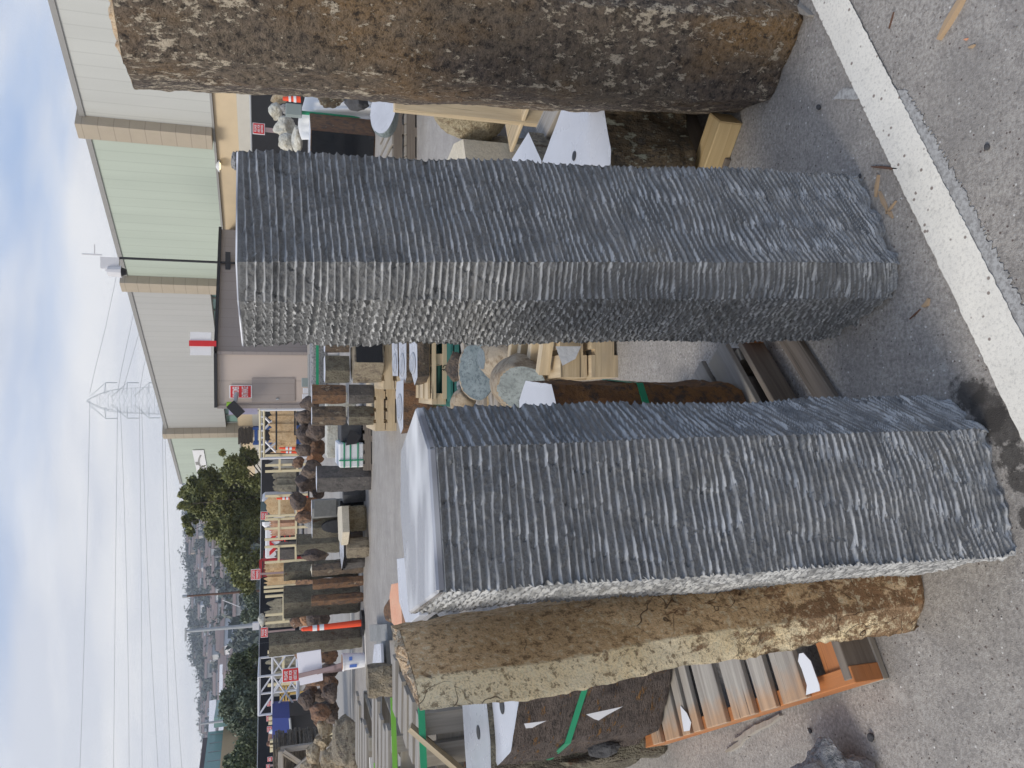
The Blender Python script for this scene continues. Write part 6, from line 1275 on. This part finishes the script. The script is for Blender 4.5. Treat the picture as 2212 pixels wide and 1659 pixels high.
def person():
    y = 31.0; s = 1 / pxm(y, 1.7); c = D(588, 1588, y); 
    pts = {'pel': (.02, .1, -.42), 'wa': (0, .05, -.22), 'ch': (-.02, -.05, .02), 'nk': (-.10, -.22, .10), 'hd': (-.17, -.34, .08), 'hd2': (-.21, -.42, .03), 'sl': (-.2, -.02, .05), 'sr': (.17, -.10, .05), 'el': (-.33, -.22, -.16), 'er': (.30, -.22, -.14), 'hl': (-.25, -.42, -.30), 'hr': (.16, -.42, -.30),
           'kl': (-.09, -.02, -.85), 'kr': (.12, .0, -.85), 'fl': (-.10, .08, -1.28), 'fr': (.13, .08, -1.28), 'tl': (-.10, -.10, -1.31), 'tr': (.13, -.10, -1.31)}
    rad = dict(pel=.15, wa=.145, ch=.17, nk=.06, hd=.10, hd2=.085, sl=.075, sr=.075, el=.05, er=.05, hl=.035, hr=.035, kl=.07, kr=.07, fl=.045, fr=.045, tl=.04, tr=.04)
    E = [('pel', 'wa'), ('wa', 'ch'), ('ch', 'nk'), ('nk', 'hd'), ('hd', 'hd2'), ('ch', 'sl'), ('ch', 'sr'), ('sl', 'el'), ('el', 'hl'), ('sr', 'er'), ('er', 'hr'), ('pel', 'kl'), ('pel', 'kr'), ('kl', 'fl'), ('kr', 'fr'), ('fl', 'tl'), ('fr', 'tr')]
    def skin(names, mat, parent, name, grow=0):
        nm = [n for n in names]; me = bpy.data.meshes.new(name); me.from_pydata([pts[n] for n in nm], [(nm.index(a), nm.index(b)) for a, b in E if a in nm and b in nm], [])
        o = bpy.data.objects.new(name, me); COL.objects.link(o); sk = o.modifiers.new('s', 'SKIN'); o.modifiers.new('u', 'SUBSURF').levels = 1
        for i, n in enumerate(nm): v = me.skin_vertices[0].data[i]; v.radius = (rad[n] + grow,) * 2; v.use_root = (i == 0)
        dg = bpy.context.evaluated_depsgraph_get(); m2 = bpy.data.meshes.new_from_object(o.evaluated_get(dg)); bpy.data.objects.remove(o); m2.materials.clear(); m2.name = name
        for p in m2.polygons: p.use_smooth = True
        r = bpy.data.objects.new(name, m2); COL.objects.link(r); m2.materials.append(MATS[mat]); r.parent = parent
        if parent is None: r.location = c + Vector((0, 0, 0))
        ORG[r.name] = Vector(c); return r
    b = skin(list(pts), 'skin', None, 'person'); tag(b, 'person in a white shirt bending over behind the blue tarp bin', 'person')
    skin(['pel', 'wa', 'ch', 'sl', 'sr', 'el', 'er'], 'cloth_white', b, 'shirt', .018); skin(['pel', 'kl', 'kr', 'fl', 'fr'], 'trousers', b, 'trousers', .012)
    hv, hf = ICO[2]; q = hv * .105 + np.array(tuple(c + Vector(pts['hd']) + Vector((0, .03, .03)))); array_mesh('hair', q, hf, 'dark_bark', b, None)
person()
y_ = 16; x0, x1 = X(620, 1680, y_), X(620, 1618, y_); zt = D(594, 1640, y_).z; zb = D(690, 1640, y_).z; o = empty('crossed_crate', ((x0 + x1) / 2, y_, 0), 'weathered crate with a crossed brace holding thin ragged stone at the left edge', 'crate'); Zm = D(606, 1640, y_).z
for x in (x0, x1): MB().beam((x, y_, 0), (x, y_, Zm), .10, .08, up=(0, 1, 0)).build('post', 'wood_weathered', o)
for z in (Zm, .55): MB().beam((x0, y_ - .05, z), (x1, y_ - .05, z), .06, .10).build('rail', 'wood_weathered', o)
MB().beam((x0, y_ - .1, .6), (x1, y_ - .1, Zm - .05), .04, .10).build('brace', 'wood_weathered', o); MB().beam((x0, y_ - .12, Zm - .05), (x1, y_ - .12, .6), .04, .10).build('brace', 'wood_weathered', o)
o = empty('ledgestone_stack', ((x0 + x1) / 2, y_ + .5, .5), 'pile of thin ragged brown ledgestones in the crossed crate', 'stone stack'); z = .45
while z < zt: h_ = r.uniform(.03, .06); MB().box(((x0 + x1) / 2 + r.uniform(-.04, .04), y_ + .5, z), (x1 - x0) * r.uniform(.88, .98), .8, h_ * .92, r.uniform(-.06, .06)).build('ledgestone', 'stack_tan', o, bevel=.006); z += h_
# white lettered truck and red container behind the racks
def truck():
    y = 39.5; x0, x1 = X(590, 1206, y), X(590, 1140, y); z0, z1 = D(606, 1190, y).z, D(573, 1190, y).z; o = empty('truck', ((x0 + x1) / 2, y, 0), 'white truck with red lettering parked behind the flagstone racks', 'truck')
    MB().box(((x0 + x1) / 2, y + 1.1, max(z0, .8)), x1 - x0, 2.2, z1 - max(z0, .8)).build('body', 'white_paint', o, bevel=.05); MB().box(((x0 + x1) / 2, y + 1.1, .5), (x1 - x0) * .96, 2.0, .3).build('chassis', 'black_metal', o)
    MB().box((x1 + .75, y + 1.1, .5), 1.5, 2.1, z1 - .35).build('cab', 'white_paint', o, bevel=.12); MB().box((x1 + .8, y + .04, 1.45), 1.0, .05, .6).build('side_window', 'glass_dark', o)
    for x in (x0 + .45, x1 + .6):
        w = MB().tube((x, y - .05, .48), (x, y + .25, .48), .46, 20).build('wheel', 'rubber', o); MB().tube((x, y - .07, .48), (x, y - .04, .48), .24, 16).build('rim', 'grey_metal', w)
    text_obj('LYN', .85, 'lettering', 'red_sign', o, ((x0 + x1) / 2 - .1, y - .02, z1 - .55), (1, 0, 0), bold=.03, wide=1.15); text_obj('L..STO', .40, 'lettering', 'red_sign', o, ((x0 + x1) / 2 - .1, y - .02, z1 - 1.05), (1, 0, 0), bold=.012)
truck()
y_ = 40; x0, x1 = X(590, 1246, y_), X(590, 1208, y_); zt = D(563, 1230, y_).z; o = empty('container', ((x0 + x1) / 2, y_, 0), 'dark red open container behind the buff flagstones', 'container'); MB().box(((x0 + x1) / 2, y_ + 1.2, 0), x1 - x0, 2.2, zt - .12).build('body', 'red_metal', o)
MB().beam((x0, y_ + .02, zt), (x1, y_ + .02, zt), .2, .14).build('top_rail', 'red_metal', o); MB().beam((x1, y_, 0), (x1, y_, zt), .12, .12, up=(0, 1, 0)).build('corner_post', 'red_metal', o)
# far right behind the fence line: boulders, cone, grey box, tarp
gr = 'pale boulders by the right hand fence'
for a, b, c, d, m, y, lb, s in ((580, 612, 222, 262, 'boulder_pale', 14.5, 'large white angular boulder before the black fence', 1), (588, 640, 250, 300, 'boulder_pale', 14, 'pale rounded boulder under the red sign', 2), (585, 625, 195, 225, 'boulder_tan', 14.6, 'orange and white boulder beside the brown column edge', 3), (600, 640, 285, 330, 'boulder_pale', 13.6, 'pale streaked boulder left of the red sign post', 4), (606, 634, 225, 246, 'grey_rock', 14.2, 'grey boulder between the pale ones', 5), (630, 655, 270, 330, 'boulder_pale', 13, 'cream flat boulder low beside the black faced block', 6), (575, 600, 330, 372, 'grey_rock', 15.5, 'grey boulder seen just over the taller chiselled column', 7)):
    rock_at(a, b, c, d, y, m, lb, 600 + s, sub=4, cuts=8, rough=.12, group=gr)
rock_at(499, 515, 322, 372, 6.0, 'grey_rock', 'jagged dark grey stone showing over the top of the taller chiselled column', 611, name='stone', sub=4, cuts=8, rough=.25)
y_ = 12.5; p = D(650, 214, y_); o = empty('delineator_post', (p.x, y_, D(649, 214, y_).z), 'orange cone top with white bands on the white wrapped pile', 'delineator', 'orange delineator posts'); t = D(611, 213, y_)
q0_ = D(649, 214, y_); MB().tube(q0_, t, .055, 12, .03).build('post', 'orange_plastic', o); MB().tube(q0_.lerp(t, .25), q0_.lerp(t, .4), .0555, 12, .051).build('reflective_band', 'white_paint', o); MB().tube(q0_.lerp(t, .55), q0_.lerp(t, .68), .049, 12, .045).build('reflective_band', 'white_paint', o)
y_ = 12.2; q = [D(617, 250, y_), D(652, 228, y_)]; o = empty('equipment_box', ((q[0].x + q[1].x) / 2, y_, q[1].z), 'plain grey green box on a post before the pale boulders', 'box'); MB().box(((q[0].x + q[1].x) / 2, y_, q[1].z), q[1].x - q[0].x, .12, q[0].z - q[1].z).build('box', 'box_grey', o, bevel=.01); MB().tube(((q[0].x + q[1].x) / 2, y_ + .05, 0), ((q[0].x + q[1].x) / 2, y_ + .05, q[1].z), .03, 8).build('post', 'strap_green', o)
y_ = 12.3; x0, x1 = X(680, 300, y_), X(680, 170, y_); z = D(652, 230, y_).z; zz = D(740, 230, y_).z
v = []; f = []; nx, nz = 40, 24
for i in range(nx + 1):
    for j in range(nz + 1):
        u, w_ = i / nx, j / nz; v.append((x0 + (x1 - x0) * u, y_ + .25 * math.sin(u * 9) * (1 - w_) + .06 * math.sin(u * 47 + 2 * w_) * (1 - w_) + .5 * max(0, w_ - .8), max(.01, w_ * z * (1 + .05 * math.sin(u * 6)))))
for i in range(nx):
    for j in range(nz): a = i * (nz + 1) + j; f.append((a, a + nz + 1, a + nz + 2, a + 1))
o = tag(array_mesh('white_tarp', np.array(v), f, 'sheet_white', None, ((x0 + x1) / 2, y_, 0), None, True), 'white plastic tarp hanging over a pile beside the brown column edge', 'tarp'); o.modifiers.new('thick', 'SOLIDIFY').thickness = .01
rock_at(684, 756, 190, 226, 11.0, 'basalt_lichen', 'dark flaky stones slumped against the white tarp', 620, name='stone', sub=4, cuts=10, rough=.3); rock_at(745, 800, 190, 240, 10.5, 'basalt_dark', 'dark stone low beside the white tarp', 621, name='stone', sub=3, cuts=8, rough=.2)
